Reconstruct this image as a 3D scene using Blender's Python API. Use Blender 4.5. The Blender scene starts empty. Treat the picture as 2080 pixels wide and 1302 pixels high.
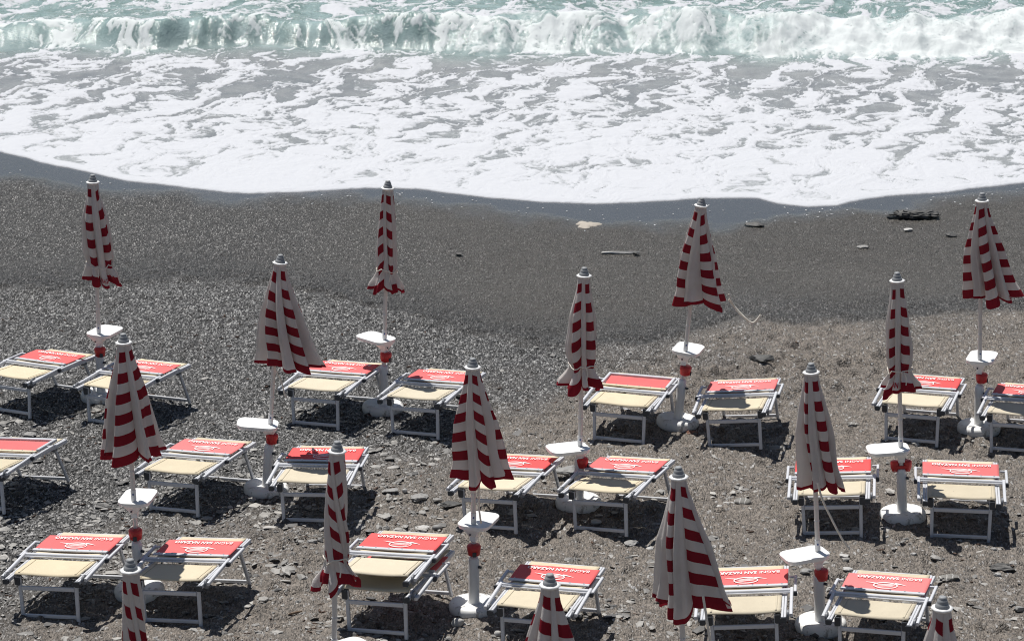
import bpy, bmesh, math, random
import numpy as np
from mathutils import Vector, Matrix

S = bpy.context.scene
COL = S.collection
R = math.radians

# ------------------------------------------------------------------ camera, sky, sun, exposure
PITCH, CAM_H, FPX = R(17.0), 9.06, 5500.0
cam_d = bpy.data.cameras.new('camera')
cam = bpy.data.objects.new('camera', cam_d); COL.objects.link(cam)
cam.location = (0, 0, CAM_H); cam.rotation_euler = (R(90) - PITCH, 0, 0)
cam_d.sensor_width = 36.0; cam_d.lens = 36.0 * FPX / 2080.0
cam_d.clip_start = 0.5; cam_d.clip_end = 9000
cam_d.dof.use_dof = True; cam_d.dof.focus_distance = 25.0; cam_d.dof.aperture_fstop = 6.3
S.camera = cam
S.cycles.filter_width = 1.05

SUN_EL, SUN_AZ = 68.6, 34.5          # the sun stands over the sea, AZ degrees to the left of the view
W = bpy.data.worlds.new("World"); S.world = W; W.use_nodes = True
wn = W.node_tree.nodes; wl = W.node_tree.links
bg = wn['Background']
sky = wn.new('ShaderNodeTexSky'); sky.sky_type = 'NISHITA'; sky.sun_disc = False
sky.sun_elevation = R(SUN_EL); sky.sun_rotation = R(-SUN_AZ); sky.air_density = 1.0; sky.dust_density = 1.0
wl.new(sky.outputs[0], bg.inputs[0]); bg.inputs[1].default_value = 0.052
sun_d = bpy.data.lights.new('sun', 'SUN'); sun_d.energy = 5.0; sun_d.angle = R(0.53); sun_d.color = (1.0, 0.965, 0.91)
sun = bpy.data.objects.new('sun', sun_d); COL.objects.link(sun)
ce = math.cos(R(SUN_EL))
TO_SUN = Vector((-ce * math.sin(R(SUN_AZ)), ce * math.cos(R(SUN_AZ)), math.sin(R(SUN_EL))))
sun.rotation_euler = TO_SUN.to_track_quat('Z', 'Y').to_euler(); sun.location = TO_SUN * 60
S.view_settings.view_transform = 'Standard'; S.view_settings.look = 'None'
S.view_settings.exposure = 0.0; S.view_settings.gamma = 1.0
try: S.view_settings.use_curve_mapping = False
except Exception: pass

# ------------------------------------------------------------------ measuring helpers (photo pixel <-> ground)
CP, SP = math.cos(PITCH), math.sin(PITCH)
def ray(px, py):
    xc, yc = (px - 1040) / FPX, -(py - 651) / FPX
    return xc, CP + yc * SP, -SP + yc * CP
def ground_at(px, py, z=0.0):
    dx, dy, dz = ray(px, py); t = (z - CAM_H) / dz
    return dx * t, dy * t
def to_px(x, y, z):
    zz = z - CAM_H
    d = y * CP - zz * SP; u = y * SP + zz * CP
    return 1040 + FPX * x / d, 651 - FPX * u / d

# ------------------------------------------------------------------ numpy noise
def _h(ix, iy, seed):
    ix = ix.astype(np.int64).astype(np.uint64); iy = iy.astype(np.int64).astype(np.uint64)
    n = ix * np.uint64(374761393) + iy * np.uint64(668265263) + np.uint64(seed * 974711 + 1013)
    n = (n ^ (n >> np.uint64(13))) * np.uint64(1274126177)
    n = (n ^ (n >> np.uint64(16))) & np.uint64(0xFFFFFF)
    n = (n * np.uint64(2654435761)) & np.uint64(0xFFFFFFFF)
    return (n >> np.uint64(8)).astype(np.float64) / float(1 << 24)
def perlin(x, y, seed=0):
    x = np.asarray(x, float); y = np.asarray(y, float)
    x0 = np.floor(x); y0 = np.floor(y); fx = x - x0; fy = y - y0
    u = fx ** 3 * (fx * (fx * 6 - 15) + 10); v = fy ** 3 * (fy * (fy * 6 - 15) + 10)
    def g(ox, oy):
        a = _h(x0 + ox, y0 + oy, seed) * 6.2831853
        return np.cos(a) * (fx - ox) + np.sin(a) * (fy - oy)
    return ((g(0, 0) * (1 - u) + g(1, 0) * u) * (1 - v) + (g(0, 1) * (1 - u) + g(1, 1) * u) * v) * 1.5
def fbm(x, y, seed=0, octv=4, gain=.5, lac=2.03):
    s = 0; a = 1; f = 1
    for i in range(octv):
        s = s + a * perlin(x * f, y * f, seed + i * 17); a *= gain; f *= lac
    return s
def worley(x, y, seed=0):
    x0 = np.floor(x); y0 = np.floor(y)
    f1 = np.full(x.shape, 9.0); f2 = f1.copy(); idv = np.zeros(x.shape)
    for oy in (-1, 0, 1):
        for ox in (-1, 0, 1):
            cx, cy = x0 + ox, y0 + oy
            d = np.hypot(cx + _h(cx, cy, seed) - x, cy + _h(cx, cy, seed + 5) - y)
            rv = _h(cx, cy, seed + 9)
            near = d < f1
            f2 = np.where(near, f1, np.minimum(f2, d)); idv = np.where(near, rv, idv); f1 = np.where(near, d, f1)
    return f1, f2, idv
def sstep(a, b, x):
    t = np.clip((x - a) / (b - a), 0, 1); return t * t * (3 - 2 * t)

# ------------------------------------------------------------------ materials
def new_mat(name):
    m = bpy.data.materials.new(name); m.use_nodes = True
    nt = m.node_tree
    return m, nt, nt.nodes['Principled BSDF'], nt.links
def N(nt, t, **kw):
    n = nt.nodes.new(t)
    for k, v in kw.items(): setattr(n, k, v)
    return n
def math_n(nt, op, a, b=None, c=None, clamp=False):
    n = N(nt, 'ShaderNodeMath', operation=op); n.use_clamp = clamp
    for i, v in enumerate((a, b, c)):
        if v is None: continue
        if isinstance(v, (int, float)): n.inputs[i].default_value = v
        else: nt.links.new(v, n.inputs[i])
    return n.outputs[0]
def mixc(nt, fac, a, b, mode='MIX'):
    n = N(nt, 'ShaderNodeMix', data_type='RGBA', blend_type=mode)
    for sck, v in ((n.inputs[0], fac), (n.inputs[6], a), (n.inputs[7], b)):
        if isinstance(v, (int, float)): sck.default_value = v
        elif isinstance(v, tuple): sck.default_value = v if len(v) == 4 else (*v, 1)
        else: nt.links.new(v, sck)
    return n.outputs[2]
def ramp(nt, fac, stops, interp='LINEAR'):
    n = N(nt, 'ShaderNodeValToRGB'); cr = n.color_ramp; cr.interpolation = interp
    while len(cr.elements) < len(stops): cr.elements.new(0.5)
    for e, (p, c) in zip(cr.elements, stops):
        e.position = p; e.color = (c, c, c, 1) if isinstance(c, (int, float)) else (*c, 1)
    nt.links.new(fac, n.inputs[0]); return n.outputs[0]
def noise(nt, vec, scale, detail=3, rough=.55):
    n = N(nt, 'ShaderNodeTexNoise'); n.inputs['Scale'].default_value = scale
    n.inputs['Detail'].default_value = detail; n.inputs['Roughness'].default_value = rough
    if vec is not None: nt.links.new(vec, n.inputs['Vector'])
    return n.outputs['Fac']
def objco(nt): return N(nt, 'ShaderNodeTexCoord').outputs['Object']
def attr(nt, name):
    return N(nt, 'ShaderNodeAttribute', attribute_name=name)
def bump(nt, b, height, strength, dist, normal=None):
    n = N(nt, 'ShaderNodeBump'); n.inputs['Strength'].default_value = strength; n.inputs['Distance'].default_value = dist
    nt.links.new(height, n.inputs['Height'])
    if normal is not None: nt.links.new(normal, n.inputs['Normal'])
    if b is not None: nt.links.new(n.outputs[0], b.inputs['Normal'])
    return n.outputs[0]

def simple_mat(name, col, rough=.5, metal=0.0, var=.12, scale=9.0, spec=.5, dirt=None):
    m, nt, b, L = new_mat(name)
    co = objco(nt)
    f = noise(nt, co, scale, 5, .65)
    c = mixc(nt, f, tuple(x * (1 - var) for x in col), tuple(min(1, x * (1 + var)) for x in col))
    if dirt:
        d = ramp(nt, noise(nt, co, dirt[1], 6, .7), [(dirt[2], 0.0), (dirt[2] + .07, 1.0)])
        c = mixc(nt, math_n(nt, 'MULTIPLY', d, dirt[3]), c, dirt[0])
    L.new(c, b.inputs['Base Color'])
    b.inputs['Roughness'].default_value = rough; b.inputs['Metallic'].default_value = metal
    b.inputs['Specular IOR Level'].default_value = spec
    return m

M = {}
M['alu'] = simple_mat('white_aluminium', (.62, .63, .66), .40, .12, .08, 14)
M['grey_plastic'] = simple_mat('grey_plastic', (.17, .18, .20), .5, 0, .2, 20)
M['dark_plastic'] = simple_mat('dark_plastic', (.045, .05, .06), .5, 0, .2, 20)
M['finial'] = simple_mat('grey_finial_plastic', (.28, .29, .30), .55, 0, .12, 25)
M['white_plastic'] = simple_mat('white_plastic', (.80, .80, .79), .38, 0, .03, 6, dirt=((.30, .25, .20), 12, .66, .35))
M['disc_plastic'] = simple_mat('muddy_white_plastic', (.76, .76, .75), .42, 0, .03, 6, dirt=((.20, .165, .13), 9, .55, .62))
M['table_plastic'] = simple_mat('white_table_plastic', (.82, .82, .81), .35, 0, .02, 5, dirt=((.35, .32, .28), 26, .70, .5))
M['pole'] = simple_mat('painted_pole', (.66, .64, .62), .4, .1, .06, 11, dirt=((.34, .22, .15), 10, .69, .4))
M['red_plastic'] = simple_mat('red_plastic', (.52, .03, .03), .4, 0, .1, 15)
M['rope'] = simple_mat('pale_cord', (.74, .69, .61), .8, 0, .2, 40)
M['label'] = simple_mat('white_sticker', (.78, .78, .78), .5, 0, .02)
M['blue'] = simple_mat('blue_print', (.06, .10, .28), .5, 0, .05)
M['print_white'] = simple_mat('white_print', (.84, .82, .80), .6, 0, .03)
M['print_red'] = simple_mat('red_print', (.40, .02, .03), .7, 0, .05)
M['rivet'] = simple_mat('rivet_metal', (.72, .72, .72), .3, .8, .05)

def fabric_mat(name, col, spots):
    m, nt, b, L = new_mat(name)
    co = objco(nt)
    oi = N(nt, 'ShaderNodeObjectInfo').outputs['Random']
    w1 = N(nt, 'ShaderNodeTexWave'); w1.inputs['Scale'].default_value = 90; w1.inputs['Distortion'].default_value = 1.5; L.new(co, w1.inputs[0])
    w2 = N(nt, 'ShaderNodeTexWave', bands_direction='Y'); w2.inputs['Scale'].default_value = 90; w2.inputs['Distortion'].default_value = 1.5; L.new(co, w2.inputs[0])
    weave = math_n(nt, 'MULTIPLY', w1.outputs[1], w2.outputs[1])
    mp = N(nt, 'ShaderNodeVectorMath', operation='ADD'); L.new(co, mp.inputs[0])
    cx = N(nt, 'ShaderNodeCombineXYZ'); L.new(math_n(nt, 'MULTIPLY', oi, 37.0), cx.inputs[0]); L.new(math_n(nt, 'MULTIPLY', oi, 11.0), cx.inputs[1])
    L.new(cx.outputs[0], mp.inputs[1])
    big = noise(nt, mp.outputs[0], 5, 5, .6)
    c = mixc(nt, big, tuple(x * .86 for x in col), tuple(min(1, x * 1.1) for x in col))
    c = mixc(nt, math_n(nt, 'MULTIPLY', weave, .22), c, tuple(x * .55 for x in col))
    fade = N(nt, 'ShaderNodeHueSaturation'); L.new(c, fade.inputs['Color']); L.new(math_n(nt, 'ADD', .88, math_n(nt, 'MULTIPLY', oi, .16)), fade.inputs['Value']); L.new(math_n(nt, 'ADD', .86, math_n(nt, 'MULTIPLY', math_n(nt, 'FRACT', math_n(nt, 'MULTIPLY', oi, 7.0)), .2)), fade.inputs['Saturation']); c = fade.outputs[0]
    sp = ramp(nt, noise(nt, mp.outputs[0], 24, 2, .5), [(spots, 0.0), (spots + .03, 1.0)])
    c = mixc(nt, math_n(nt, 'MULTIPLY', sp, .55), c, (.09, .07, .055))
    L.new(c, b.inputs['Base Color']); b.inputs['Roughness'].default_value = .85; b.inputs['Specular IOR Level'].default_value = .2
    bump(nt, b, math_n(nt, 'ADD', weave, math_n(nt, 'MULTIPLY', big, 3.0)), .35, .004)
    return m
M['cream'] = fabric_mat('cream_mesh_fabric', (.69, .605, .445), .75)
M['red_fabric'] = fabric_mat('red_shade_fabric', (.82, .150, .150), .80)

def canopy_mat():
    m, nt, b, L = new_mat('striped_canopy_cloth')
    uv = N(nt, 'ShaderNodeUVMap'); uv.uv_map = 'UVMap'
    sx = N(nt, 'ShaderNodeSeparateXYZ'); L.new(uv.outputs[0], sx.inputs[0])
    u, v = sx.outputs[0], sx.outputs[1]            # u counts the gores, v runs from crown (0) to hem (1)
    par = math_n(nt, 'LESS_THAN', math_n(nt, 'MODULO', u, 2.0), 1.0)
    ph = math_n(nt, 'FRACT', math_n(nt, 'DIVIDE', math_n(nt, 'SUBTRACT', v, .06), .1715))
    band = math_n(nt, 'MULTIPLY', math_n(nt, 'LESS_THAN', ph, .5), math_n(nt, 'GREATER_THAN', v, .06))
    stripe = math_n(nt, 'MULTIPLY', par, band)
    hem = math_n(nt, 'GREATER_THAN', v, .972)
    redm = math_n(nt, 'MAXIMUM', stripe, hem)
    co = objco(nt)
    big = noise(nt, co, 6, 5, .6)
    white = mixc(nt, big, (.66, .625, .60), (.77, .735, .705))
    white = mixc(nt, math_n(nt, 'MULTIPLY', ramp(nt, noise(nt, co, 3.2, 4, .6), [(.55, 0.0), (.72, 1.0)]), .3), white, (.50, .40, .33))
    red = mixc(nt, big, (.23, .012, .024), (.31, .020, .034))
    c = mixc(nt, redm, white, red)
    tr = N(nt, 'ShaderNodeBsdfTranslucent'); L.new(c, tr.inputs[0])
    L.new(c, b.inputs['Base Color']); b.inputs['Roughness'].default_value = .8; b.inputs['Specular IOR Level'].default_value = .2
    nb = bump(nt, b, math_n(nt, 'ADD', noise(nt, co, 22, 4, .6), math_n(nt, 'MULTIPLY', noise(nt, co, 160, 2, .5), .15)), .35, .012)
    ms = N(nt, 'ShaderNodeMixShader'); ms.inputs[0].default_value = .32
    L.new(b.outputs[0], ms.inputs[1]); L.new(tr.outputs[0], ms.inputs[2])
    L.new(ms.outputs[0], nt.nodes['Material Output'].inputs[0])
    return m
M['canopy'] = canopy_mat()

# ------------------------------------------------------------------ object helpers
def link(o, parent=None):
    COL.objects.link(o)
    if parent is not None: o.parent = parent
    return o
def tag(o, label=None, cat=None, group=None, kind=None):
    if label: o['label'] = label
    if cat: o['category'] = cat
    if group: o['group'] = group
    if kind: o['kind'] = kind
    return o
def empty(name, loc, rot=(0, 0, 0)):
    o = bpy.data.objects.new(name, None); o.location = loc; o.rotation_euler = rot; o.empty_display_size = .2
    return link(o)
def copy_tree(o, parent=None):
    c = o.copy(); COL.objects.link(c); c.parent = parent
    for ch in o.children: copy_tree(ch, c)
    return c

class MB:
    """collects shapes into one mesh"""
    def __init__(s): s.v, s.f, s.m, s.sm, s.mats = [], [], [], [], []
    def mi(s, mat):
        if mat not in s.mats: s.mats.append(mat)
        return s.mats.index(mat)
    def add(s, vs, fs, mat, smooth=False):
        k = len(s.v); s.v += [tuple(p) for p in vs]; i = s.mi(mat)
        for f in fs: s.f.append(tuple(a + k for a in f)); s.m.append(i); s.sm.append(smooth)
    def bar(s, a, b, w, h, mat, up=(0, 0, 1), ch=.18):
        """rectangular profile w x h from a to b with chamfered long edges"""
        a, b = Vector(a), Vector(b); d = (b - a).normalized(); up = Vector(up)
        if abs(d.dot(up)) > .97: up = Vector((0, 1, 0))
        x = d.cross(up).normalized(); z = x.cross(d).normalized()
        c = min(w, h) * ch; hw, hh = w / 2, h / 2
        pr = [(-hw + c, -hh), (hw - c, -hh), (hw, -hh + c), (hw, hh - c), (hw - c, hh), (-hw + c, hh), (-hw, hh - c), (-hw, -hh + c)]
        vs = [p + x * i + z * j for p in (a, b) for i, j in pr]
        fs = [(i, (i + 1) % 8, 8 + (i + 1) % 8, 8 + i) for i in range(8)] + [tuple(range(7, -1, -1)), tuple(range(8, 16))]
        s.add(vs, fs, mat)
    def box(s, c, size, mat): 
        cx, cy, cz = c; w, d, h = size
        s.bar((cx, cy - d / 2, cz), (cx, cy + d / 2, cz), w, h, mat)
    def tube(s, pts, r, mat, n=10, cap=True, smooth=True):
        pts = [Vector(p) for p in pts]; rs = r if isinstance(r, (list, tuple)) else [r] * len(pts)
        k0 = []; vs = []; fs = []
        ref = None
        for i, p in enumerate(pts):
            d = (pts[min(i + 1, len(pts) - 1)] - pts[max(i - 1, 0)]).normalized()
            if ref is None: ref = Vector((1, 0, 0)) if abs(d.x) < .8 else Vector((0, 1, 0))
            x = (ref - d * ref.dot(d)).normalized(); y = d.cross(x); ref = x
            for j in range(n):
                a = 2 * math.pi * j / n; vs.append(p + (x * math.cos(a) + y * math.sin(a)) * rs[i])
        for i in range(len(pts) - 1):
            for j in range(n):
                fs.append((i * n + j, i * n + (j + 1) % n, (i + 1) * n + (j + 1) % n, (i + 1) * n + j))
        s.add(vs, fs, mat, smooth)
        if cap:
            s.add(vs[:n], [tuple(range(n - 1, -1, -1))], mat); s.add(vs[-n:], [tuple(range(n))], mat)
    def lathe(s, prof, mat, n=32, c=(0, 0), wob=0.0, smooth=True):
        vs = []; fs = []
        for (r, z) in prof:
            for j in range(n):
                a = 2 * math.pi * j / n
                rr = r * (1 + (wob * math.cos(8 * a) if r > .04 else 0)); vs.append((c[0] + rr * math.cos(a), c[1] + rr * math.sin(a), z))
        for i in range(len(prof) - 1):
            for j in range(n):
                fs.append((i * n + j, i * n + (j + 1) % n, (i + 1) * n + (j + 1) % n, (i + 1) * n + j))
        s.add(vs, fs, mat, smooth)
        s.add(vs[:n], [tuple(range(n - 1, -1, -1))], mat); s.add(vs[-n:], [tuple(range(n))], mat)
    def prism(s, outline, z0, z1, mat):
        n = len(outline)
        vs = [(x, y, z0) for x, y in outline] + [(x, y, z1) for x, y in outline]
        fs = [(i, (i + 1) % n, n + (i + 1) % n, n + i) for i in range(n)] + [tuple(range(n - 1, -1, -1)), tuple(range(n, 2 * n))]
        s.add(vs, fs, mat)
    def mesh(s, name):
        me = bpy.data.meshes.new(name); me.from_pydata(s.v, [], s.f)
        for m in s.mats: me.materials.append(m)
        me.polygons.foreach_set('material_index', s.m); me.polygons.foreach_set('use_smooth', s.sm)
        me.update(); return me
    def build(s, name, parent=None):
        return link(bpy.data.objects.new(name, s.mesh(name)), parent)

def grid_mesh(name, X, Y, Z, mat, attrs=None, flip=False):
    ny, nx = X.shape
    me = bpy.data.meshes.new(name)
    nv = nx * ny
    me.vertices.add(nv)
    me.vertices.foreach_set('co', np.stack([X, Y, Z], -1).astype(np.float32).ravel())
    idx = np.arange(nv).reshape(ny, nx)
    q = np.stack([idx[:-1, :-1], idx[:-1, 1:], idx[1:, 1:], idx[1:, :-1]], -1).reshape(-1, 4)
    nf = len(q)
    me.loops.add(nf * 4); me.loops.foreach_set('vertex_index', q.ravel().astype(np.int32))
    me.polygons.add(nf); me.polygons.foreach_set('loop_start', np.arange(0, nf * 4, 4, dtype=np.int32))
    me.polygons.foreach_set('loop_total', np.full(nf, 4, np.int32))
    me.polygons.foreach_set('use_smooth', np.ones(nf, bool))
    me.materials.append(mat)
    for k, a in (attrs or {}).items():
        at = me.attributes.new(k, 'FLOAT', 'POINT'); at.data.foreach_set('value', a.astype(np.float32).ravel())
    me.update(); me.validate()
    return link(bpy.data.objects.new(name, me))

# ------------------------------------------------------------------ beach
SHORE_PX = [(-900, 250), (-300, 285), (0, 308), (40, 318), (80, 330), (140, 341), (190, 353), (250, 367), (340, 378), (400, 385), (470, 392), (540, 393), (620, 389),
            (700, 385), (800, 382), (850, 384), (900, 392), (1000, 402), (1100, 411), (1200, 414), (1300, 411), (1400, 405), (1500, 402), (1540, 403),
            (1580, 413), (1640, 421), (1700, 417), (1760, 404), (1800, 399), (1900, 393), (2000, 382), (2080, 371), (2500, 350), (3000, 345)]
def zbeach(y): 
    d = np.maximum(np.asarray(y, float) - 32.0, 0)
    return -.034 * d * d / (d + 1.5)
SEA = -0.26
_sh = []
for px, py in SHORE_PX:
    z = 0.0
    for _ in range(12):
        x, y = ground_at(px, py, z); z = float(zbeach(y))
    _sh.append((x, y))
SHX = np.array([a for a, b in _sh]); SHY = np.array([b for a, b in _sh])
def shore_y(x): return np.interp(x, SHX, SHY)

BERM_PX = np.array([(-600, 560), (0, 585), (200, 580), (400, 560), (560, 575), (700, 600), (850, 645), (1000, 680), (1150, 700), (1300, 700), (1420, 670), (1500, 640), (1700, 650), (1900, 640), (2080, 625), (2700, 620)], float)
WET_PX = np.array([(-600, 320), (0, 362), (150, 372), (300, 392), (500, 404), (650, 396), (800, 402), (900, 425), (1000, 440), (1150, 458), (1300, 462), (1450, 468), (1560, 452), (1660, 432), (1800, 428), (1900, 412), (2080, 388), (2700, 380)], float)
SAND_PX = np.array([(-600, 1400), (0, 1250), (300, 1080), (560, 1010), (800, 930), (960, 860), (1080, 790), (1240, 720), (1420, 640), (1600, 600), (2080, 590), (2700, 580)], float)

def gz_smooth(x, y):
    x = np.asarray(x, float); y = np.asarray(y, float)
    z = zbeach(y) + .035 * fbm(x * .45, y * .4, 3, 3)
    px, py = to_px(x, y, 0)
    sandy = sstep(-60, 120, py - np.interp(px, SAND_PX[:, 0], SAND_PX[:, 1]))
    dry = sstep(0, 40, py - np.interp(px, BERM_PX[:, 0], BERM_PX[:, 1]))
    z = z + sandy * dry * .028 * fbm(x * 1.6, y * 1.3, 8, 3)
    z = z - .05 * (1 - dry) * sstep(600, 450, py)
    fade = sstep(33.5, 31.5, y)
    return z * fade + zbeach(y) * (1 - fade)
def gz(x, y): return float(gz_smooth(np.array([x]), np.array([y]))[0])

def axis(lo, hi, step, outer, grow=1.35):
    a = list(np.arange(lo, hi + 1e-6, step)); d = step
    while a[-1] < outer: d *= grow; a.append(a[-1] + d)
    d = step; b = []; x = lo
    while x > -outer: d *= grow; x -= d; b.append(x)
    return np.array(b[::-1] + a)
gx = axis(-7.2, 7.2, .021, 900)
ys = [18.2]
while ys[-1] < 38.5: ys.append(ys[-1] + .021 * (ys[-1] / 22.0) ** 1.3)
d = .05
while ys[-1] < 70: d *= 1.2; ys.append(ys[-1] + d)
d = .03; pre = []; y = 18.2
while y > -60: d *= 1.3; y -= d; pre.append(y)
gy = np.array(pre[::-1] + ys)
GX, GY = np.meshgrid(gx, gy)
PX, PY = to_px(GX, np.maximum(GY, 12), 0)
sandf = sstep(-90, 130, PY - np.interp(PX, SAND_PX[:, 0], SAND_PX[:, 1]) + 70 * fbm(GX * .8, GY * .8, 31, 3))
bd = PY - np.interp(PX, BERM_PX[:, 0], BERM_PX[:, 1]) + 9 * fbm(GX * 1.5, GY * 1.5, 37, 4)
dry = sstep(-6, 14, bd)
tide = sstep(-80, -4, bd) * (1 - dry)                       # coarse damp band along the berm
wet = 1 - sstep(-22, 16, PY - np.interp(PX, WET_PX[:, 0], WET_PX[:, 1]) + 4 + 16 * fbm(GX * 1.2, GY * .7, 41, 3))
GZ = gz_smooth(GX, GY)
near = ((GY > 17.5) & (GY < 40) & (np.abs(GX) < 8))
rough = dry * near
f1, f2, idv = worley(GX / .055, GY / .055, 4)
GZ += rough * (1 - .55 * sandf) * .016 * (1 - sstep(.0, .62, f1)) * idv
f1, f2, idv = worley(GX / .11, GY / .10, 14)
GZ += rough * .024 * (1 - sstep(.1, .55, f1)) * np.where(idv > .72, idv, 0)
# trampled sand: dents and ridges
tr = fbm(GX * 3.1, GY * 2.6, 51, 4)
GZ += rough * sandf * .030 * np.abs(tr) - rough * sandf * .030 * sstep(.25, .6, fbm(GX * 4.2, GY * 3.4, 61, 2))
hump = np.exp(-(((PX - 1480) / 260) ** 2 + ((PY - 765) / 70) ** 2)) + .8 * np.exp(-(((PX - 1730) / 120) ** 2 + ((PY - 735) / 35) ** 2))
GZ += rough * hump * .09 * fbm(GX * 3.4, GY * 2.7, 71, 4)
c1, c2, ci = worley(GX / .15 + .35 * tr, GY / .12 + .3 * tr, 19)
lumpz = np.clip(.10 + .9 * hump + .45 * sstep(.05, .5, fbm(GX * .9, GY * .8, 95, 2)), 0, 1)
GZ += rough * sandf * lumpz * .050 * (ci - .35) * (1 - sstep(.15, .75, c1))
GZ -= rough * sandf * lumpz * .045 * sstep(.30, .75, fbm(GX * 5.5, GY * 4.2, 97, 2))
GZ += near * (1 - wet) * .009 * perlin(GX * 21, GY * 15, 81)
GZ += near * tide * .016 * fbm(GX * 5, GY * 4, 83, 3) + near * .05 * np.exp(-(bd / 9) ** 2) * fbm(GX * 3.2, GY * 2.6, 85, 4)

def beach_mat():
    m, nt, b, L = new_mat('grey_gravel_and_sand')
    co = objco(nt)
    wet_, sand_, tide_, dry_ = (attr(nt, k).outputs['Fac'] for k in ('wet', 'sand', 'tide', 'dry'))
    def vor(scale, sxy=(1, 1, 1)):
        mp = N(nt, 'ShaderNodeMapping'); mp.inputs['Scale'].default_value = sxy; L.new(co, mp.inputs[0])
        v = N(nt, 'ShaderNodeTexVoronoi'); v.inputs['Scale'].default_value = scale; L.new(mp.outputs[0], v.inputs['Vector'])
        s = N(nt, 'ShaderNodeSeparateColor'); L.new(v.outputs['Color'], s.inputs[0])
        return v.outputs['Distance'], s.outputs[0], s.outputs[1]
    d1, r1, q1 = vor(52, (1, .45, 1)); d2, r2, q2 = vor(80, (1, .42, 1)); d3, r3, q3 = vor(17, (1, 1, 1)); d4, r4, q4 = vor(88, (1, .36, 1))
    st1 = ramp(nt, r1, [(0, .012), (.42, .045), (.70, .14), (.88, .34), (1, .62)])
    st2 = ramp(nt, r2, [(0, .015), (.45, .055), (.75, .18), (.92, .40), (1, .62)])
    gravel = mixc(nt, ramp(nt, noise(nt, co, 7, 3, .6), [(.42, .12), (.58, .88)]), st1, st2)
    gravel = mixc(nt, 1.0, gravel, (1.0, .99, .975), 'MULTIPLY')
    f1_ = noise(nt, co, 95, 3, .7); f2_ = noise(nt, co, 3.5, 6, .62); f3_ = noise(nt, co, 14, 4, .6)
    sandc = mixc(nt, f2_, (.128, .113, .099), (.215, .190, .166))
    sandc = mixc(nt, r4, mixc(nt, 1.0, sandc, (.50, .50, .50), 'MULTIPLY'), mixc(nt, 1.0, sandc, (1.6, 1.58, 1.55), 'MULTIPLY'))
    sandc = mixc(nt, ramp(nt, r1, [(.91, 0.0), (.95, .65)]), sandc, gravel)
    sandc = mixc(nt, ramp(nt, r3, [(.93, 0.0), (.95, .35)]), sandc, (.19, .18, .17))
    col = mixc(nt, math_n(nt, 'MULTIPLY', sand_, ramp(nt, f3_, [(.25, .72), (.6, 1.0)])), gravel, sandc)
    # damp dark sand and grit between the berm and the water
    grit = ramp(nt, r4, [(0, .012), (.5, .050), (.82, .14), (.94, .30), (1, .60)])
    grain_ = attr(nt, 'grain').outputs['Fac']
    damp = mixc(nt, math_n(nt, 'MULTIPLY', grain_, .66), mixc(nt, f2_, (.066, .063, .058), (.112, .105, .096)), grit)
    damp = mixc(nt, 1.0, damp, (1.16, 1.135, 1.10), 'MULTIPLY')
    damp = mixc(nt, math_n(nt, 'MULTIPLY', tide_, .8), damp, mixc(nt, 1.0, gravel, (.52, .515, .51), 'MULTIPLY'))
    col = mixc(nt, dry_, damp, col)
    wetc = mixc(nt, noise(nt, co, 40, 4, .6), (.060, .062, .068), (.088, .089, .094))
    col = mixc(nt, wet_, col, wetc)
    L.new(col, b.inputs['Base Color'])
    rg = mixc(nt, dry_, (.46,) * 3, (.62,) * 3); rg = mixc(nt, wet_, rg, (.12,) * 3)
    L.new(rg, b.inputs['Roughness'])
    L.new(mixc(nt, wet_, (.30,) * 3, (.5,) * 3), b.inputs['Specular IOR Level'])
    inv = lambda x: math_n(nt, 'SUBTRACT', 1.0, x)
    hgt = math_n(nt, 'ADD', math_n(nt, 'MULTIPLY', inv(d1), r1), math_n(nt, 'MULTIPLY', math_n(nt, 'MULTIPLY', inv(d2), q2), .8))
    hgt = math_n(nt, 'ADD', hgt, math_n(nt, 'MULTIPLY', f3_, .8))
    hgt = math_n(nt, 'ADD', hgt, math_n(nt, 'MULTIPLY', math_n(nt, 'MULTIPLY', inv(d4), q4), .5))
    amp = math_n(nt, 'MULTIPLY', inv(math_n(nt, 'MULTIPLY', wet_, .95)), math_n(nt, 'SUBTRACT', 1.0, math_n(nt, 'MULTIPLY', sand_, .45)))
    bump(nt, b, math_n(nt, 'MULTIPLY', hgt, amp), 1.0, .030)
    return m
M['beach'] = beach_mat()
beach = grid_mesh('beach_ground', GX, GY, GZ, M['beach'], {'wet': wet * near.clip(0, 1), 'sand': sandf, 'tide': tide, 'dry': dry, 'grain': 1 - .62 * sstep(350, 1150, PX + 160 * fbm(GX * .5, GY * .5, 33, 3))})
tag(beach, 'grey gravel and dark wet sand sloping to the water', kind='structure')

# ------------------------------------------------------------------ sea with breaking wave and foam
sx_ = axis(-12.0, 12.0, .020, 1800, 1.4)
vs_ = [0.0]
while vs_[-1] < .3: vs_.append(vs_[-1] + .014)
while vs_[-1] < 19: vs_.append(vs_[-1] + .040)
d = .05
while vs_[-1] < 6000: d *= 1.25; vs_.append(vs_[-1] + d)
SX, SV = np.meshgrid(sx_, np.array(vs_))
edge = shore_y(SX) + .05 * fbm(SX * 1.6, SX * 0 + 3.3, 5, 4) * sstep(4, 0, SV)
SY = edge + SV
zs = zbeach(SY)
film = .030 * np.sqrt(np.clip(SV / .14, 0, 1)) + .012 * sstep(0, 3, SV) - .012 * sstep(.03, 0, SV)
base = zs + film
kk = .05
SZ = np.maximum(base, SEA) + kk * np.exp(-np.abs(base - SEA) / kk) * .25
# pixel position with flat water, used for where foam lies
FX, FY = to_px(SX, SY, SEA)
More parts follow.
